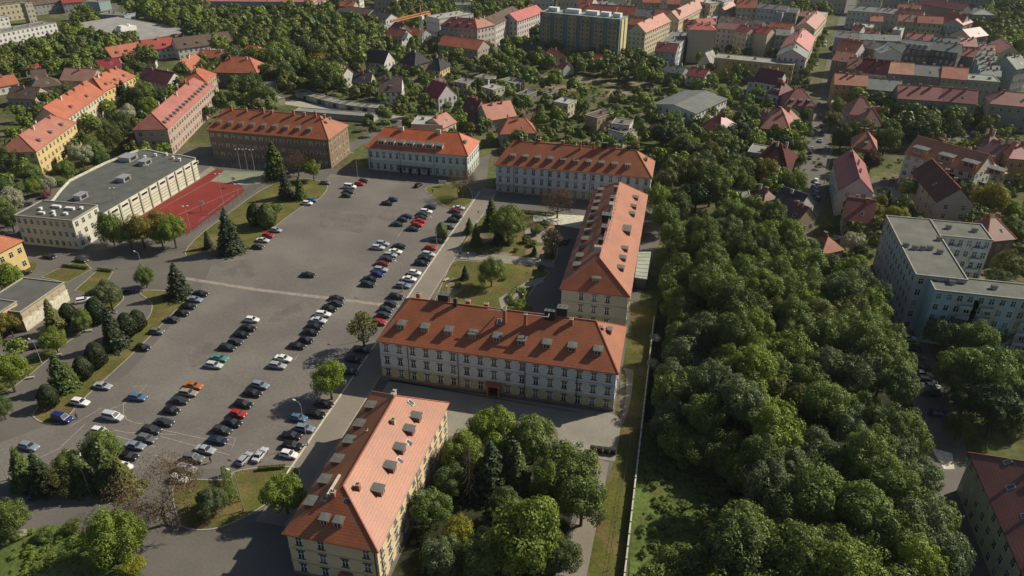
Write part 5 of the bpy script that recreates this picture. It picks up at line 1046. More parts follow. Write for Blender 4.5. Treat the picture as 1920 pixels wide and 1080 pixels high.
under('dark undergrowth on the floor of the grove below the front block', [(780,900),(900,790),(1110,860),(1120,940),(1060,1080),(760,1080)], 160, (.4,1.1), 'dark')
under('scrub and hedges between the cube villas', [(880,160),(1250,160),(1300,200),(1180,330),(1000,290),(890,230)], 330, (.7,1.9), 'bright')
under('garden bushes around the villas above the hall', [(600,150),(900,120),(960,170),(900,250),(720,240),(640,200)], 330, (.7,1.9), 'mid')
under('hedges and bushes around the houses on the left', [(0,120),(300,120),(400,200),(230,290),(100,330),(0,300)], 450, (.7,1.9), 'mid')
under('garden bushes around the villas on the right', [(1400,180),(1900,180),(1940,480),(1640,480),(1480,420),(1400,330)], 450, (.7,2.0), 'mid')
under('overgrown scrub on the bank at the lower left corner', [(0,1000),(180,1000),(260,1080),(0,1080)], 130, (.4,1.1), 'bright')
# ------------------------------------------------------------------ cars
def car_kit(ln, wd, belt, roof, hood0, cab0, cab1, tail, slopef=.55, sloper=.35):
    """body with hood, cabin and roof; glass, wheels and lamps apart. x forward, centre at the origin"""
    mb = MB(); h = ln/2; w = wd/2
    st = [(-h, tail*.80, .80, .34), (-h+.12, tail, .93, .22), (-h*.62, belt, 1, .2), (0, belt, 1, .2), (h*.50, (belt+hood0)/2+.03, 1, .2), (h-.45, hood0, .95, .2), (h-.1, hood0*.80, .84, .24), (h, hood0*.58, .68, .32)]
    rings = []
    for x, z, k, b in st:
        y = w*k; rings.append([(x,-y*.86,b),(x,-y,b+.16),(x,-y,z-.14),(x,-y*.90,z-.02),(x,0,z+.025),(x,y*.90,z-.02),(x,y,z-.14),(x,y,b+.16),(x,y*.86,b)])
    n = 9
    base = len(mb.v)
    for r in rings: mb.v += r
    for i in range(len(rings)-1):
        for j in range(n): a = base+i*n+j; b = base+i*n+(j+1) % n; mb.f.append((a, b, b+n, a+n)); mb.m.append(0)
    mb.f.append(tuple(base+j for j in range(n))); mb.m.append(0); mb.f.append(tuple(base+(len(rings)-1)*n+j for j in range(n))[::-1]); mb.m.append(0)
    yb, yt = w*.90, w*.72; b0, b1 = cab0, cab1; t0, t1 = cab0+sloper, cab1-slopef; z0, z1 = belt-.04, roof
    B = [(b0,-yb,z0),(b1,-yb,z0),(b1,yb,z0),(b0,yb,z0)]; Tt = [(t0,-yt,z1-.05),(t1,-yt,z1-.05),(t1,yt,z1-.05),(t0,yt,z1-.05)]
    C = [(t0+.1,-yt*.85,z1),(t1-.12,-yt*.85,z1),(t1-.12,yt*.85,z1),(t0+.1,yt*.85,z1)]
    for i in range(4): j = (i+1) % 4; mb.face([B[i],B[j],Tt[j],Tt[i]]); mb.face([Tt[i],Tt[j],C[j],C[i]])
    mb.face(C)
    for s in (-1, 1): mb.box(b1-.35, s*w-.04 if s > 0 else -w-.12, belt+.02, b1-.18, s*w+.12 if s > 0 else -w+.04, belt+.16)
    body = mb.mesh('body', [X_['paint']])
    def quad(name, i, lo, hi, m0, m1, out=.02):
        j = (i+1) % 4; P = []
        for t, s in ((lo, m0), (lo, m1), (hi, m1), (hi, m0)):
            a = Vector(B[i]).lerp(Vector(Tt[i]), t); b = Vector(B[j]).lerp(Vector(Tt[j]), t); P.append(a.lerp(b, s))
        nn = (P[1]-P[0]).cross(P[3]-P[0]).normalized(); g = MB(); g.face([p+nn*out for p in P]); return g.mesh(name, [X_['glass']])
    parts = [('side_window', quad('side_window',0,.18,.93,.06,.95)), ('windscreen', quad('windscreen',1,.12,.95,.05,.95)), ('side_window', quad('side_window',2,.18,.93,.05,.94)), ('rear_window', quad('rear_window',3,.2,.92,.07,.93))]
    wm = MB(); wm.tube((0,-.1,0),(0,.1,0),.32,n=12,mi=0); wm.tube((0,-.115,0),(0,.115,0),.19,n=10,mi=1); wheel = wm.mesh('wheel', [X_['tyre'], X_['rim']])
    for x in (-h*.62, h*.62):
        for y in (-w+.07, w-.07): parts.append(('wheel', wheel, (x, y, .32)))
    hl = MB(); hl.box(-.12,-.16,-.07,.05,.16,.07); hlm = hl.mesh('headlight', [X_['lampw']]); tl = MB(); tl.box(-.03,-.13,-.1,.06,.13,.1); tlm = tl.mesh('tail_light', [X_['lampr']])
    for y in (-1, 1): parts.append(('headlight', hlm, (h-.07, y*w*.62, hood0*.72))); parts.append(('tail_light', tlm, (-h+.0, y*w*.68, tail*.72)))
    return body, parts
KITS = {'h': (car_kit(4.05,1.74,.95,1.47,.86,-1.86,.98,.96,.75,.35),'hatchback'), 's': (car_kit(4.6,1.8,.92,1.43,.82,-1.55,1.05,.94,.80,.62),'saloon car'),
        'e': (car_kit(4.6,1.8,.94,1.5,.84,-2.15,1.05,.96,.80,.35),'estate car'), 'u': (car_kit(4.7,1.88,1.08,1.74,1.02,-2.1,.98,1.05,.65,.25),'off-road car'), 'v': (car_kit(4.95,1.92,1.12,1.92,1.02,-2.38,1.5,1.1,.85,.15),'van')}
PC = dict(black=((.012,.012,.014),'black'), dgrey=((.035,.038,.042),'dark grey'), grey=((.13,.135,.14),'grey'), silver=((.34,.36,.38),'silver'), lsilver=((.48,.5,.52),'pale silver'), white=((.74,.74,.72),'white'),
          red=((.45,.012,.014),'red'), dred=((.17,.012,.018),'dark red'), blue=((.02,.055,.15),'blue'), dblue=((.014,.022,.055),'dark blue'), mblue=((.07,.16,.28),'mid blue'), teal=((.05,.25,.20),'teal'), dgreen=((.012,.035,.028),'dark green'),
          orange=((.42,.13,.02),'orange'), beige=((.28,.25,.19),'beige'), lime=((.20,.32,.03),'lime green'), vblue=((.012,.03,.16),'deep blue'), sblue=((.20,.25,.31),'blue-silver'))
def car(x, y, ang, kit, colr, label, group=None):
    (body, parts), nm = KITS[kit]; root = mkroot('parked_car', label, 'van' if kit == 'v' else 'car', (x, y, 0.04), ang, group)
    c = PC[colr][0]; ob('body', body, root, color=c)
    for p in parts: ob(p[0], p[1], root, p[2] if len(p) > 2 else (0,0,0))
    return root
# rows: (where, group, heading in degrees (0 = nose to the right of the photo), cars far to near [(tile,u,v,kit,colour)])
ROWS = [
 ('in the left edge row', 0, [('a',1e9,0,'h','black')][:0]+[('i',1505,38,'s','black'),('i',1460,82,'s','sblue'),('i',1415,132,'s','black'),('i',1365,185,'h','black'),('i',1285,232,'s','dgrey'),('i',1175,322,'h','grey'),('i',1070,443,'h','black'),('i',770,730,'s','silver')]),
 ('at the far left grass edge', 0, [('f',150,643,'h','silver'),('f',90,684,'h','red'),('f',50,718,'s','lsilver'),('f',15,768,'h','dgrey')]),
 ('on the open asphalt, loose', 0, [('f',390,978,'s','black'),('i',600,852,'e','white'),('i',1030,815,'e','mblue'),('i',845,962,'v','lsilver'),('i',465,975,'v','vblue'),('m',215,103,'e','sblue'),('m',535,168,'e','white')]),
 ('in the middle left row', 0, [('i',1890,234,'h','white'),('i',1860,295,'s','black'),('i',1810,345,'s','black'),('i',1765,400,'h','dgrey'),('i',1705,442,'e','dgreen'),('i',1645,522,'s','teal'),('i',1605,575,'e','lsilver'),('i',1450,728,'s','orange'),('i',1410,783,'e','beige'),('i',1345,840,'s','dgrey'),('i',1285,913,'h','black'),('i',1230,1002,'s','dgrey'),('i',1135,1058,'e','dgrey'),('m',1100,45,'e','grey'),('m',1015,98,'s','sblue'),('m',965,178,'h','black'),('m',925,253,'h','white')]),
 ('in the middle row', 0, [('j',605,75,'s','black'),('j',600,111,'s','dgrey'),('j',550,150,'e','black'),('j',502,192,'e','white'),('j',470,238,'s','lsilver'),('j',438,283,'s','black'),('j',408,328,'s','black'),('j',375,386,'h','black'),('j',308,430,'s','black'),('j',205,524,'s','white'),('j',160,578,'e','silver'),('j',30,724,'e','sblue'),('i',1895,783,'s','black'),('i',1825,866,'e','black'),('i',1785,940,'h','red'),('i',1740,1005,'s','black'),('i',1665,1062,'e','dgrey'),('m',1630,58,'s','dblue'),('m',1540,128,'s','silver'),('m',1450,195,'u','grey'),('m',1395,270,'e','silver'),('m',1340,345,'h','white')]),
 ('in the near road kerb row', 0, [('j',1050,60,'e','black'),('j',1010,116,'h','dgrey'),('j',975,158,'h','dgrey'),('j',958,200,'h','dgrey'),('j',925,253,'h','red'),('j',800,462,'s','black'),('j',735,532,'e','black'),('j',700,622,'s','dblue'),('j',510,864,'s','black'),('j',450,937,'s','black'),('j',318,970,'h','mblue'),('j',365,1048,'e','sblue'),('n',265,22,'s','black'),('n',272,96,'e','black'),('n',245,163,'h','white')]),
 ('in the far road kerb row', 0, [('f',1520,476,'s','lsilver'),('f',1495,500,'s','dred'),('f',1508,538,'h','black'),('f',1480,568,'e','black'),('f',1450,618,'h','grey'),('f',1395,690,'h','black'),('f',1370,722,'s','black'),('f',1310,775,'h','red'),('f',1293,823,'e','lsilver'),('f',1265,855,'s','black'),('f',1240,890,'e','black'),('f',1190,962,'h','white'),('f',1150,1008,'s','white'),('f',1105,1058,'e','sblue')]),
 ('in the far double row', 0, [('f',1310,468,'s','dgrey'),('f',1275,503,'e','white'),('f',1248,524,'s','dgrey'),('f',1240,550,'s','dgreen'),('f',1225,574,'s','red'),('f',1210,602,'h','red'),('f',1175,634,'s','dgreen'),('f',1130,541,'s','dblue'),('f',1100,565,'h','dblue'),('f',1060,598,'s','dgrey')]),
 ('in the nearer double row', 0, [('f',950,743,'e','silver'),('f',915,773,'e','lsilver'),('f',1075,763,'s','black'),('f',1045,803,'s','white'),('f',1005,830,'e','silver'),('f',978,858,'s','dgrey'),('f',945,893,'s','dred'),('f',935,938,'e','silver'),('f',910,973,'h','vblue'),('f',855,1008,'s','black'),('f',840,1048,'e','dgreen')]),
 ('near the far end of the lot', 0, [('f',520,288,'h','grey'),('f',705,318,'v','white'),('f',695,353,'s','dgrey'),('f',680,383,'h','dgrey'),('f',775,296,'h','red'),('f',805,275,'h','black'),('f',1030,413,'h','blue'),('f',985,441,'s','black'),('f',385,441,'h','white'),('f',420,418,'h','mblue')]),
]
def cpos(t, u, v): px, py = T(t, u, v); g = G(px, py, .75); return g.x, g.y
for where, hd, L_ in ROWS:
    n = len(L_); grp = 'cars parked '+where.split(',')[0]
    for k, (t, u, v, kit, c) in enumerate(L_):
        x, y = cpos(t, u, v); a = R_(hd+random.uniform(-4, 4))
        if t == 'i' and (u, v) == (1285, 232): a += math.pi
        lb = '%s %s, %s from near end %s' % (PC[c][1], KITS[kit][1], ORD[n-1-k], where); car(x, y, a, kit, c, lb, grp)
for t, u, v, ang, kit, c, lb in [
 ('n',30,165,88,'s','lsilver','pale silver saloon parked nose away at the lawn edge, right one of two'),('m',1833,195,84,'h','silver','silver hatchback parked nose away at the lawn edge, left one of two'),
 ('f',1218,305,75,'h','black','black hatchback alone before the white hall with the orange roof'),
 ('e',370,838,-8,'e','black','black estate car driving past the cream school block, front one'),('e',610,865,-10,'e','dgrey','dark estate car driving past the cream school block, right one'),
 ('i',625,88,38,'e','white','white estate car parked in front of the ochre garage hall'),('i',515,178,38,'s','black','black saloon with red tail lights by the garage hall'),('i',700,32,38,'s','black','black saloon half under the grey-green tree by the garages'),
 ('i',960,22,25,'s','dblue','dark blue saloon in the shade of the tree at the road bend'),('i',745,1068,0,'h','white','white hatchback half hidden by the lower left tree clump'),
 ('i',580,300,35,'e','grey','grey estate car under the tree by the gatehouse'),('i',255,432,35,'s','black','black saloon in deep shade before the gatehouse'),('e',200,450,60,'s','dgrey','dark saloon behind the school block'),
 ('e',180,965,60,'h','black','black hatchback at the corner of the garage wall'),('g',405,725,80,'s','dblue','dark blue saloon in the shade west of the long middle block'),
 ('i',1190,690,0,'h','black','')][:15]: x, y = cpos(t, u, v); car(x, y, R_(ang), kit, c, lb)
# cars in the streets behind and beside the wood
RW2 = [('in the lane beside the wood', 0, [('l',1050,372,'e','white'),('l',1078,405,'h','lime'),('l',1092,445,'s','black'),('l',1118,512,'e','grey'),('l',1160,590,'s','dgrey'),('l',1158,640,'s','sblue'),('l',1195,690,'e','black'),('l',1225,735,'s','lsilver'),('l',1232,785,'u','dgrey'),('l',1290,940,'e','vblue')]),
 ('along the long street, near end', 74, [('h',362,268,'h','white'),('h',362,300,'s','lsilver'),('h',362,332,'s','sblue'),('h',365,362,'s','sblue'),('h',376,402,'h','dgrey'),('h',390,150,'h','black'),('h',315,95,'s','grey'),('h',318,60,'h','dgrey'),('h',330,30,'s','silver')]),
 ('along the long street, middle part', 74, [('d',330,1000,'h','white'),('d',400,940,'s','black'),('d',395,1050,'s','silver'),('d',405,985,'h','grey'),('d',345,955,'s','silver'),('d',395,870,'e','dgrey'),('d',450,250,'h','lsilver'),('d',430,310,'s','white'),('d',372,450,'s','grey'),('d',365,480,'s','lsilver'),('d',430,340,'h','white')]),
 ('on the square at the right edge', -20, [('d',1700,560,'s','white'),('d',1760,640,'s','lsilver'),('d',1750,680,'h','silver'),('d',1560,1000,'e','white'),('d',1610,1020,'s','silver'),('d',1660,1035,'s','lsilver'),('d',1710,1055,'h','white'),('d',1760,1075,'h','silver'),('d',1490,908,'v','white')]),
 ('on the yard by the red-roofed villas', 20, [('c',1750,800,'s','dgrey'),('c',1790,805,'s','black'),('c',1755,870,'h','grey'),('c',1795,880,'s','lsilver'),('g',-10,0,'s','red')][:4]),
 ('between houses right of the street', 30, [('h',505,700,'s','lsilver'),('h',762,505,'v','white'),('h',1465,332,'s','dblue'),('h',1530,492,'s','white'),('h',1750,372,'s','silver'),('h',1820,300,'h','grey')]),
 ('on the lorry yard at the top left', 0, [('a',620,60,'v','white'),('a',700,45,'v','lsilver'),('a',350,90,'s','silver'),('a',420,80,'s','black'),('a',280,95,'s','grey')])]
for where, hd, L_ in RW2:
    n = len(L_)
    for k, (t, u, v, kit, c) in enumerate(L_):
        x, y = cpos(t, u, v); car(x, y, R_(hd+random.uniform(-3, 3)), kit, c, '%s %s, %s from near end %s' % (PC[c][1], KITS[kit][1], ORD[n-1-k], where), 'cars '+where.split(',')[0])
# ------------------------------------------------------------------ lamps, fences, furniture, people
def street_lamp(base, top, label, arm=1.4, ang=math.pi*.9):
    g = G(*base); c = G(0, 0); d = (top[0]-960)/FPX*rgt-(top[1]-540)/FPX*upv+fwd; t = math.hypot(g.x, g.y)/math.hypot(d.x, d.y); hh = HC+d.z*t
    hh = min(max(hh, 5), 15); root = mkroot('street_lamp', label, 'street lamp', (g.x, g.y, 0), ang); m = MB(); m.tube((0,0,0),(0,0,hh*.94),.10,.06,6); m.tube((0,0,hh*.94),(arm*.4,0,hh),.055,.05,5); m.tube((arm*.4,0,hh),(arm,0,hh+.05),.05,.045,5)
    ob('pole', m.mesh('pole', [X_['zinc']]), root); m = MB(); m.box(arm,-.14,hh-.03,arm+.75,.14,hh+.13); ob('lamp_head', m.mesh('lamp_head', [X_['white']]), root); m = MB(); m.tube((0,0,0),(0,0,.9),.16,n=6); ob('base', m.mesh('base', [X_['conc']]), root)
for b, t, l in [((755,547),(743,493),'tall street lamp at the kerb row in front of the front barracks block'),((819,459),(810,410),'street lamp by the round tree in the far kerb row'),((577,835),(549,758),'street lamp between the near kerb cars above the bottom block'),
    ((457,958),(441,886),'grey street lamp on the bottom lawn beside the hedge'),((79,683),(61,640),'street lamp on the left green strip by the gatehouse'),((671,335),(663,288),'street lamp at the corner of the white hall'),
    ((170,925),(157,880),'street lamp in front of the dark lower left clump'),((673,640),(664,610),'street lamp beside the thin-leaved tree by the front block'),((1545,345),(1560,258),'tall thin street lamp at the near end of the long street'),
    ((266,500),(262,488),'short lamp near the round tree at the gym road'),((15,900),(-5,860),'street lamp at the left edge of the lower left clump'),((1840,990),(1818,921),'street lamp in front of the lower right block')]:
    street_lamp(b, t, l)
for i, (px, py, l) in enumerate([(838,556,'white globe lamp on the park lawn behind the front block roof'),(878,493,'white globe lamp by the upper park path'),(1012,507,'white globe lamp at the shaded end of the park path'),(1046,427,'white globe lamp by the light plaza'),(980,572,'white globe lamp near the round hedge')]):
    g = G(px, py); r = mkroot('park_lamp', l, 'park lamp', (g.x, g.y, .1), 0); m = MB(); m.tube((0,0,0),(0,0,3.3),.06,n=6); ob('post', m.mesh('post', [X_['dark']]), r); m = MB(); m.ball((0,0,3.5),.24); ob('globe', m.mesh('globe', [X_['globe']]), r)
def mast(px, py, hh, l):
    g = G(px, py); r = mkroot('floodlight_mast', l, 'floodlight mast', (g.x, g.y, 0), .4); m = MB(); m.tube((0,0,0),(0,0,hh),.11,.07,6); ob('pole', m.mesh('pole', [X_['zinc']]), r); m = MB(); m.box(-.9,-.05,hh,.9,.05,hh+.1); ob('crossbar', m.mesh('crossbar', [X_['zinc']]), r)
    for s in (-.7, .7): m = MB(); m.box(s-.22,-.2,hh+.1,s+.22,.15,hh+.45); ob('floodlight', m.mesh('floodlight', [X_['white']]), r)
for px, py, hh, l in [(365,463,14.5,'nearest floodlight mast at the corner of the red court'),(421,392,13.5,'second floodlight mast on the lot side of the red court'),(453,394,10,'floodlight mast by the path, lot side of the court'),(228,418,13,'near floodlight mast between gym hall and court'),(289,372,13,'middle floodlight mast between gym hall and court'),(345,338,13,'far floodlight mast between gym hall and court'),(452,320,9,'left pole of the three white poles before the brown block'),(465,320,9,'middle pole of the three white poles before the brown block'),(478,321,9,'right pole of the three white poles before the brown block')]: mast(px, py, hh, l)
def wire_fence(name, label, pts, hh, gap=3.2, rails=6, mat='wire', px=True, cat='fence'):
    P = [G(*p) for p in pts] if px else [Vector((*p, 0)) for p in pts]; o = P[0].copy(); root = mkroot(name, label, cat, (o.x, o.y, 0), 0); posts = MB(); m2 = MB(); k = 0; pm = MB(); pm.tube((0,0,0),(0,0,hh),.055,n=5); pm = pm.mesh('post', [X_[mat]])
    for a, b in zip(P, P[1:]):
        d = (b-a).length; n = max(1, int(d/gap))
        for i in range(n):
            q = a.lerp(b, i/n)-o
            if k < 90: ob('post', pm, root, (q.x, q.y, 0)); k += 1
        for j in range(rails): z = hh*(j+.5)/rails+.1; m2.tube((a-o)+Vector((0,0,z)), (b-o)+Vector((0,0,z)), .022, n=3)
        n3 = int(d/.8)
        for i in range(n3): q = a.lerp(b, i/n3)-o; m2.tube((q.x,q.y,.1),(q.x,q.y,hh-.1),.014,n=3)
    ob('wire_mesh', m2.mesh('wire_mesh', [X_[mat]]), root)
wire_fence('court_fence', 'tall rust-brown wire fence on the parking lot side of the red court', [(350,442),(420,402),(470,362),(498,342)], 4.0, mat='barkg')
wire_fence('court_fence', 'tall green wire fence around the pale green end of the court', [(498,342),(500,322),(410,312)], 4.2)
# long boundary wall
r = mkroot('boundary_wall', 'long pale concrete fence wall between the barracks and the wood', 'fence', (.35, 55, 0), 0); m = MB(); m.box(0,0,0,.22,124,1.5); m.box(-.04,0,1.5,.26,124,1.62,1); ob('wall', m.mesh('wall', [X_['conc'], X_['pconc']]), r)
pm = MB(); pm.box(-.08,-.12,0,.30,.12,1.85); pm = pm.mesh('post', [X_['pconc']])
for i in range(42): ob('post', pm, r, (0, 3*i, 0))
wire_fence('garden_fence', 'thin rail fence across the grass behind the long middle block', [(-5.8,187),(.3,187)], 1.5, px=False)
wire_fence('garden_fence', 'low wire fence along the garages behind the brown barracks', [(560,232),(700,245),(850,262)], 1.2)
wire_fence('garden_fence', 'thin wire fence line along the grass by the boundary wall', [(-3.0,60),(-1.6,128)], 1.3, px=False, rails=2, gap=4)
wire_fence('garden_fence', 'pale fence below the brown house with the white cross gable', [(735,202),(780,185),(785,172)], 1.2, mat='pconc')
# crane
g = G(792, 92); hh = 22; ja = G(725,54,hh)-G(806,34,hh); r = mkroot('tower_crane', 'orange tower crane standing among the pale blue houses', 'crane', (g.x, g.y, 0), math.atan2(-ja.y, -ja.x)); m = MB()
for x, y in ((-.8,-.8),(.8,-.8),(.8,.8),(-.8,.8)): m.tube((x,y,0),(x,y,hh),.2,n=4)
for k in range(16): z = k*hh/16; s = 1 if k % 2 else -1; m.tube((-.8*s,-.8,z),(.8*s,-.8,z+hh/16),.07,n=4); m.tube((.8,-.8*s,z),(.8,.8*s,z+hh/16),.07,n=4); m.tube((-.8*s,.8,z),(.8*s,.8,z+hh/16),.07,n=4); m.tube((-.8,-.8*s,z),(-.8,.8*s,z+hh/16),.07,n=4)
ob('mast', m.mesh('mast', [X_['zinc']]), r); m = MB(); a, b = -30, 10
for y, z in ((-.7,0),(.7,0),(0,1.3)): m.tube((a,y,hh+z),(b,y,hh+z),.3,n=4)
for k in range(20): x = a+2*k; m.tube((x,-.7,hh),(x+1,0,hh+1.3),.09,n=4); m.tube((x+1,0,hh+1.3),(x+2,-.7,hh),.09,n=4); m.tube((x,.7,hh),(x+1,0,hh+1.3),.09,n=4); m.tube((x+1,0,hh+1.3),(x+2,.7,hh),.09,n=4)
ob('jib', m.mesh('jib', [X_['crane']]), r); m = MB(); m.box(b-4,-1,hh-1.6,b-.5,1,hh+.2); ob('counterweight', m.mesh('counterweight', [X_['crane']]), r)
m = MB(); m.tube((0,-.7,hh),(0,0,hh+6.5),.25,n=4); m.tube((0,.7,hh),(0,0,hh+6.5),.25,n=4); m.tube((0,0,hh+6.5),(-22,0,hh+1.4),.06,n=3); m.tube((0,0,hh+6.5),(b-1,0,hh+1.2),.06,n=3); ob('tower_head', m.mesh('tower_head', [X_['crane']]), r)
m = MB(); m.box(-1.2,-2.2,hh-2.4,1,-.8,hh-.2); ob('cab', m.mesh('cab', [X_['white']]), r)
# refuse containers
for i in range(4):
    g = G(1112+12.6*i, 846+1.6*i); r = mkroot('refuse_container', 'black wheeled refuse container, %s from the left in the line of four on the plaza' % ORD[i], 'refuse container', (g.x, g.y, .08), R_(-3), 'refuse containers on the plaza')
    m = MB(); m.prism([(-.62,-.45),(.62,-.45),(.62,.45),(-.62,.45)], .18, 1.1); m.box(-.7,-.52,1.0,.7,.52,1.1); ob('body', m.mesh('body', [X_['dark']]), r); m = MB(); m.box(-.7,-.55,1.11,.7,.5,1.22); m.box(-.66,-.35,1.22,.66,.3,1.32); ob('lid', m.mesh('lid', [X_['dark']]), r)
    wm = MB(); wm.tube((0,-.04,0),(0,.04,0),.1,n=8); wm = wm.mesh('wheel', [X_['tyre']])
    for x in (-.5, .5):
        for y in (-.35, .35): ob('wheel', wm, r, (x, y, .1))
    m = MB(); m.box(.56,-.6,.5,.68,-.5,1.15); ob('handle', m.mesh('handle', [X_['white']]), r)
# benches
for px, py, an, l in [(838,527,55,'white and dark bench on the small park lawn'),(167,622,30,'pale bench on the left green strip, upper one'),(109,667,30,'pale bench on the left green strip, lower one'),(58,710,32,'long pale bench at the left edge of the green strip'),(216,586,-20,'pale bench near the round asphalt patch')]:
    g = G(px, py); r = mkroot('park_bench', l, 'bench', (g.x, g.y, .1), R_(an)); m = MB(); m.box(-.9,-.22,.42,.9,.22,.48); ob('seat', m.mesh('seat', [X_['pconc']]), r); m = MB(); m.box(-.9,.2,.55,.9,.25,.9); ob('backrest', m.mesh('backrest', [X_['pconc']]), r)
    lm = MB(); lm.box(-.06,-.2,0,.06,.24,.41); lm = lm.mesh('leg', [X_['conc']])
    for x in (-.7, .7): ob('leg', lm, r, (x, 0, 0))
# hedges
def hedge(path, w, h, label, closed=False, c='dark'):
    P = [G(*p) for p in path]; rng = np.random.default_rng(5); Ps, Ns = [], []
    if closed: P.append(P[0])
    for a, b in zip(P, P[1:]):
        n = int((b-a).length*170); t = rng.random(n); d = (b-a).normalized(); s = rng.uniform(-1, 1, n); u = rng.random(n); side = rng.random(n) < .45; s = np.where(side, np.sign(s), s); u = np.where(side, u, rng.uniform(.9, 1.05, n))
        Ps.append(np.stack([a.x+(b.x-a.x)*t-d.y*s*w/2, a.y+(b.y-a.y)*t+d.x*s*w/2, u*h+.1],1)); Ns.append(np.stack([-d.y*s, d.x*s, np.where(side,.3,1.0)],1)+rng.normal(size=(n,3))*.4)
    V, F = leafquads(np.concatenate(Ps), np.concatenate(Ns), rng.uniform(.15,.34,sum(len(p) for p in Ps)), rng); o = ob('hedge', npmesh('hedge', V, F, X_['leaf']), color=jit(TC[c])); tag(o, label, 'hedge')
hedge([(425,888),(432,925),(445,945)], 1.8, 2.2, 'tall dark clipped hedge at the top of the bottom lawn', c='mid')
hedge([(955,560),(965,548),(980,546),(986,556),(980,568),(962,572)], 1.0, 1.2, 'round clipped hedge around the small park basin', True, 'mid')
hedge([(935,396),(985,400),(1040,405)], 1.2, 1.0, 'low shrub hedge along the long white barracks block', c='olive')
hedge([(118,500),(165,505)], .8, .7, 'low dark hedge on the upper edge of the larger grass plot by the garages'); hedge([(184,507),(211,510)], .8, .7, 'low dark hedge on the upper edge of the smaller grass plot by the garages')
hedge([(485,882),(535,878)], .7, .8, 'low hedge strip behind the cars at the top of the bottom lawn', c='olive')
# basketball hoops
for px, py, l, an in [(378,398,'basketball hoop with blue-white board on the near end of the court',1.6),(438,352,'basketball hoop with pale board at the far side of the court',1.6)]:
    g = G(px, py); r = mkroot('basketball_hoop', l, 'basketball hoop', (g.x, g.y, .05), an); m = MB(); m.tube((0,0,0),(0,0,3.4),.09,n=6); m.tube((0,0,3.2),(1.0,0,3.3),.07,n=5); ob('post', m.mesh('post', [X_['wire']]), r); m = MB(); m.box(1.0,-.9,2.9,1.06,.9,4.0); ob('backboard', m.mesh('backboard', [X_['white']]), r)
    m = MB()
    for k in range(8): t = k*math.pi/4; u = t+math.pi/4; m.tube((1.32+.23*math.cos(t),.23*math.sin(t),3.05),(1.32+.23*math.cos(u),.23*math.sin(u),3.05),.02,n=3)
    ob('ring', m.mesh('ring', [X_['crane']]), r)
# road signs and the notice board
for px, py, l in [(897,410,'round blue road sign at the start of the campus road'),(1183,620,'small sign post on the grass behind the front block')]:
    g = G(px, py); r = mkroot('road_sign', l, 'road sign', (g.x, g.y, .1), 0); m = MB(); m.tube((0,0,0),(0,0,2.4),.04,n=5); ob('post', m.mesh('post', [X_['zinc']]), r); m = MB(); m.tube((0,-.02,2.6),(0,.02,2.6),.3,n=12); ob('sign_plate', m.mesh('sign_plate', [X_['blue']]), r)
g = G(830, 350); r = mkroot('notice_board', 'white notice board on two posts on the grass before the white hall', 'notice board', (g.x, g.y, .1), 0); m = MB(); m.box(-1.6,-.05,1.0,1.6,.05,2.5); ob('panel', m.mesh('panel', [X_['white']]), r); pm = MB(); pm.tube((0,.1,0),(0,.1,2.6),.05,n=5); pm = pm.mesh('post', [X_['dark']])
for x in (-1.3, 1.3): ob('post', pm, r, (x, 0, 0))
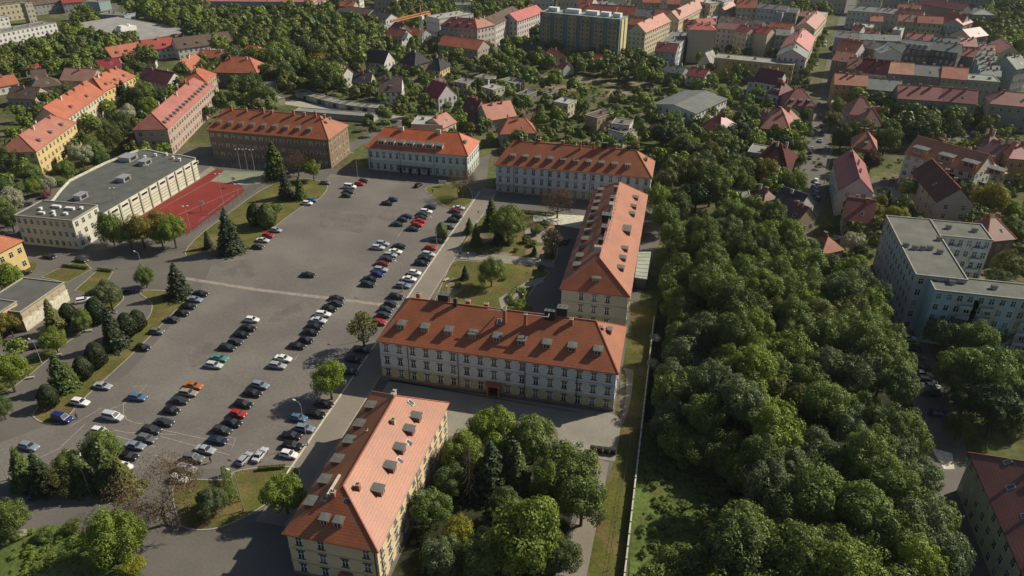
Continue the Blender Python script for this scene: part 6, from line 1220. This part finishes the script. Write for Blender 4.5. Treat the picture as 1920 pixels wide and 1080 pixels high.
# people: one skinned body each, walking
def person(px, py, ang, top, label, stride=.28):
    g = G(px, py); root = mkroot('person', label, 'person', (g.x, g.y, .05), R_(ang))
    J = [(0,0,.95),(0,0,1.2),(0,0,1.42),(0,0,1.52),(0,0,1.66),(.02,0,1.76),(0,.17,1.42),(.08,.22,1.15),(.2,.2,.92),(0,-.17,1.42),(-.1,-.22,1.15),(-.08,-.22,.88),(0,.1,.9),(stride*.6,.1,.5),(stride,.1,.08),(stride+.15,.1,.04),(0,-.1,.9),(-stride*.2,-.1,.5),(-stride,-.1,.1),(-stride+.14,-.1,.04)]
    Ed = [(0,1),(1,2),(2,3),(3,4),(4,5),(2,6),(6,7),(7,8),(2,9),(9,10),(10,11),(0,12),(12,13),(13,14),(14,15),(0,16),(16,17),(17,18),(18,19)]
    Rr = [.15,.15,.16,.06,.10,.08,.07,.055,.04,.07,.055,.04,.1,.075,.05,.045,.1,.075,.05,.045]
    me = bpy.data.meshes.new('body'); me.from_pydata(J, Ed, []); o = ob('body', me, root); me.skin_vertices or None
    md = o.modifiers.new('skin', 'SKIN'); 
    for i, rr in enumerate(Rr): me.skin_vertices[0].data[i].radius = (rr, rr*(1.25 if i < 3 else 1)); 
    me.skin_vertices[0].data[0].use_root = True
    ss = o.modifiers.new('sub', 'SUBSURF'); ss.levels = ss.render_levels = 1
    me.materials.append(X_['cloth']); m = MB(); m.ball((.01,0,1.70),.115,0,10,7); ob('hair', m.mesh('hair', [X_['dark']]), root)
    m = MB(); n = 10; rings = [(.84,.19,.21),(1.05,.17,.19),(1.3,.19,.24),(1.46,.14,.22),(1.5,.07,.08)]; k0 = len(m.v)
    for z, a, b in rings:
        for i in range(n): t = 2*math.pi*i/n; m.v.append((a*math.cos(t), b*math.sin(t), z))
    for j in range(len(rings)-1):
        for i in range(n): m.f.append((j*n+i, j*n+(i+1) % n, (j+1)*n+(i+1) % n, (j+1)*n+i)); m.m.append(0)
    ob('jacket', m.mesh('jacket', [X_[top]], True), root)
person(396, 868, 80, 'cloth', 'person in dark clothes walking across the asphalt beside the silver cars'); person(399, 482, 200, 'red', 'person in a red top by the dark blue-green spruce at the lot edge'); person(811, 362, 90, 'cloth', 'person in black standing at the grass corner before the white hall'); person(145, 786, 10, 'cloth', 'person in dark clothes bending at the open front of the deep blue van', .1)

# thin air between the camera and the far town
m = MB(); m.box(-1000,-90,-1,800,1300,118); hz = bpy.data.materials.new('haze'); hz.use_nodes = True; hn = hz.node_tree; hn.nodes.remove(hn.nodes['Principled BSDF'])
pv = hn.nodes.new('ShaderNodeVolumePrincipled'); pv.inputs['Color'].default_value = (.80,.88,.95,1); pv.inputs['Density'].default_value = .00005; pv.inputs['Anisotropy'].default_value = .2
hn.links.new(pv.outputs[0], hn.nodes['Material Output'].inputs['Volume']); tag(ob('haze', m.mesh('haze', [hz])), kind='stuff')
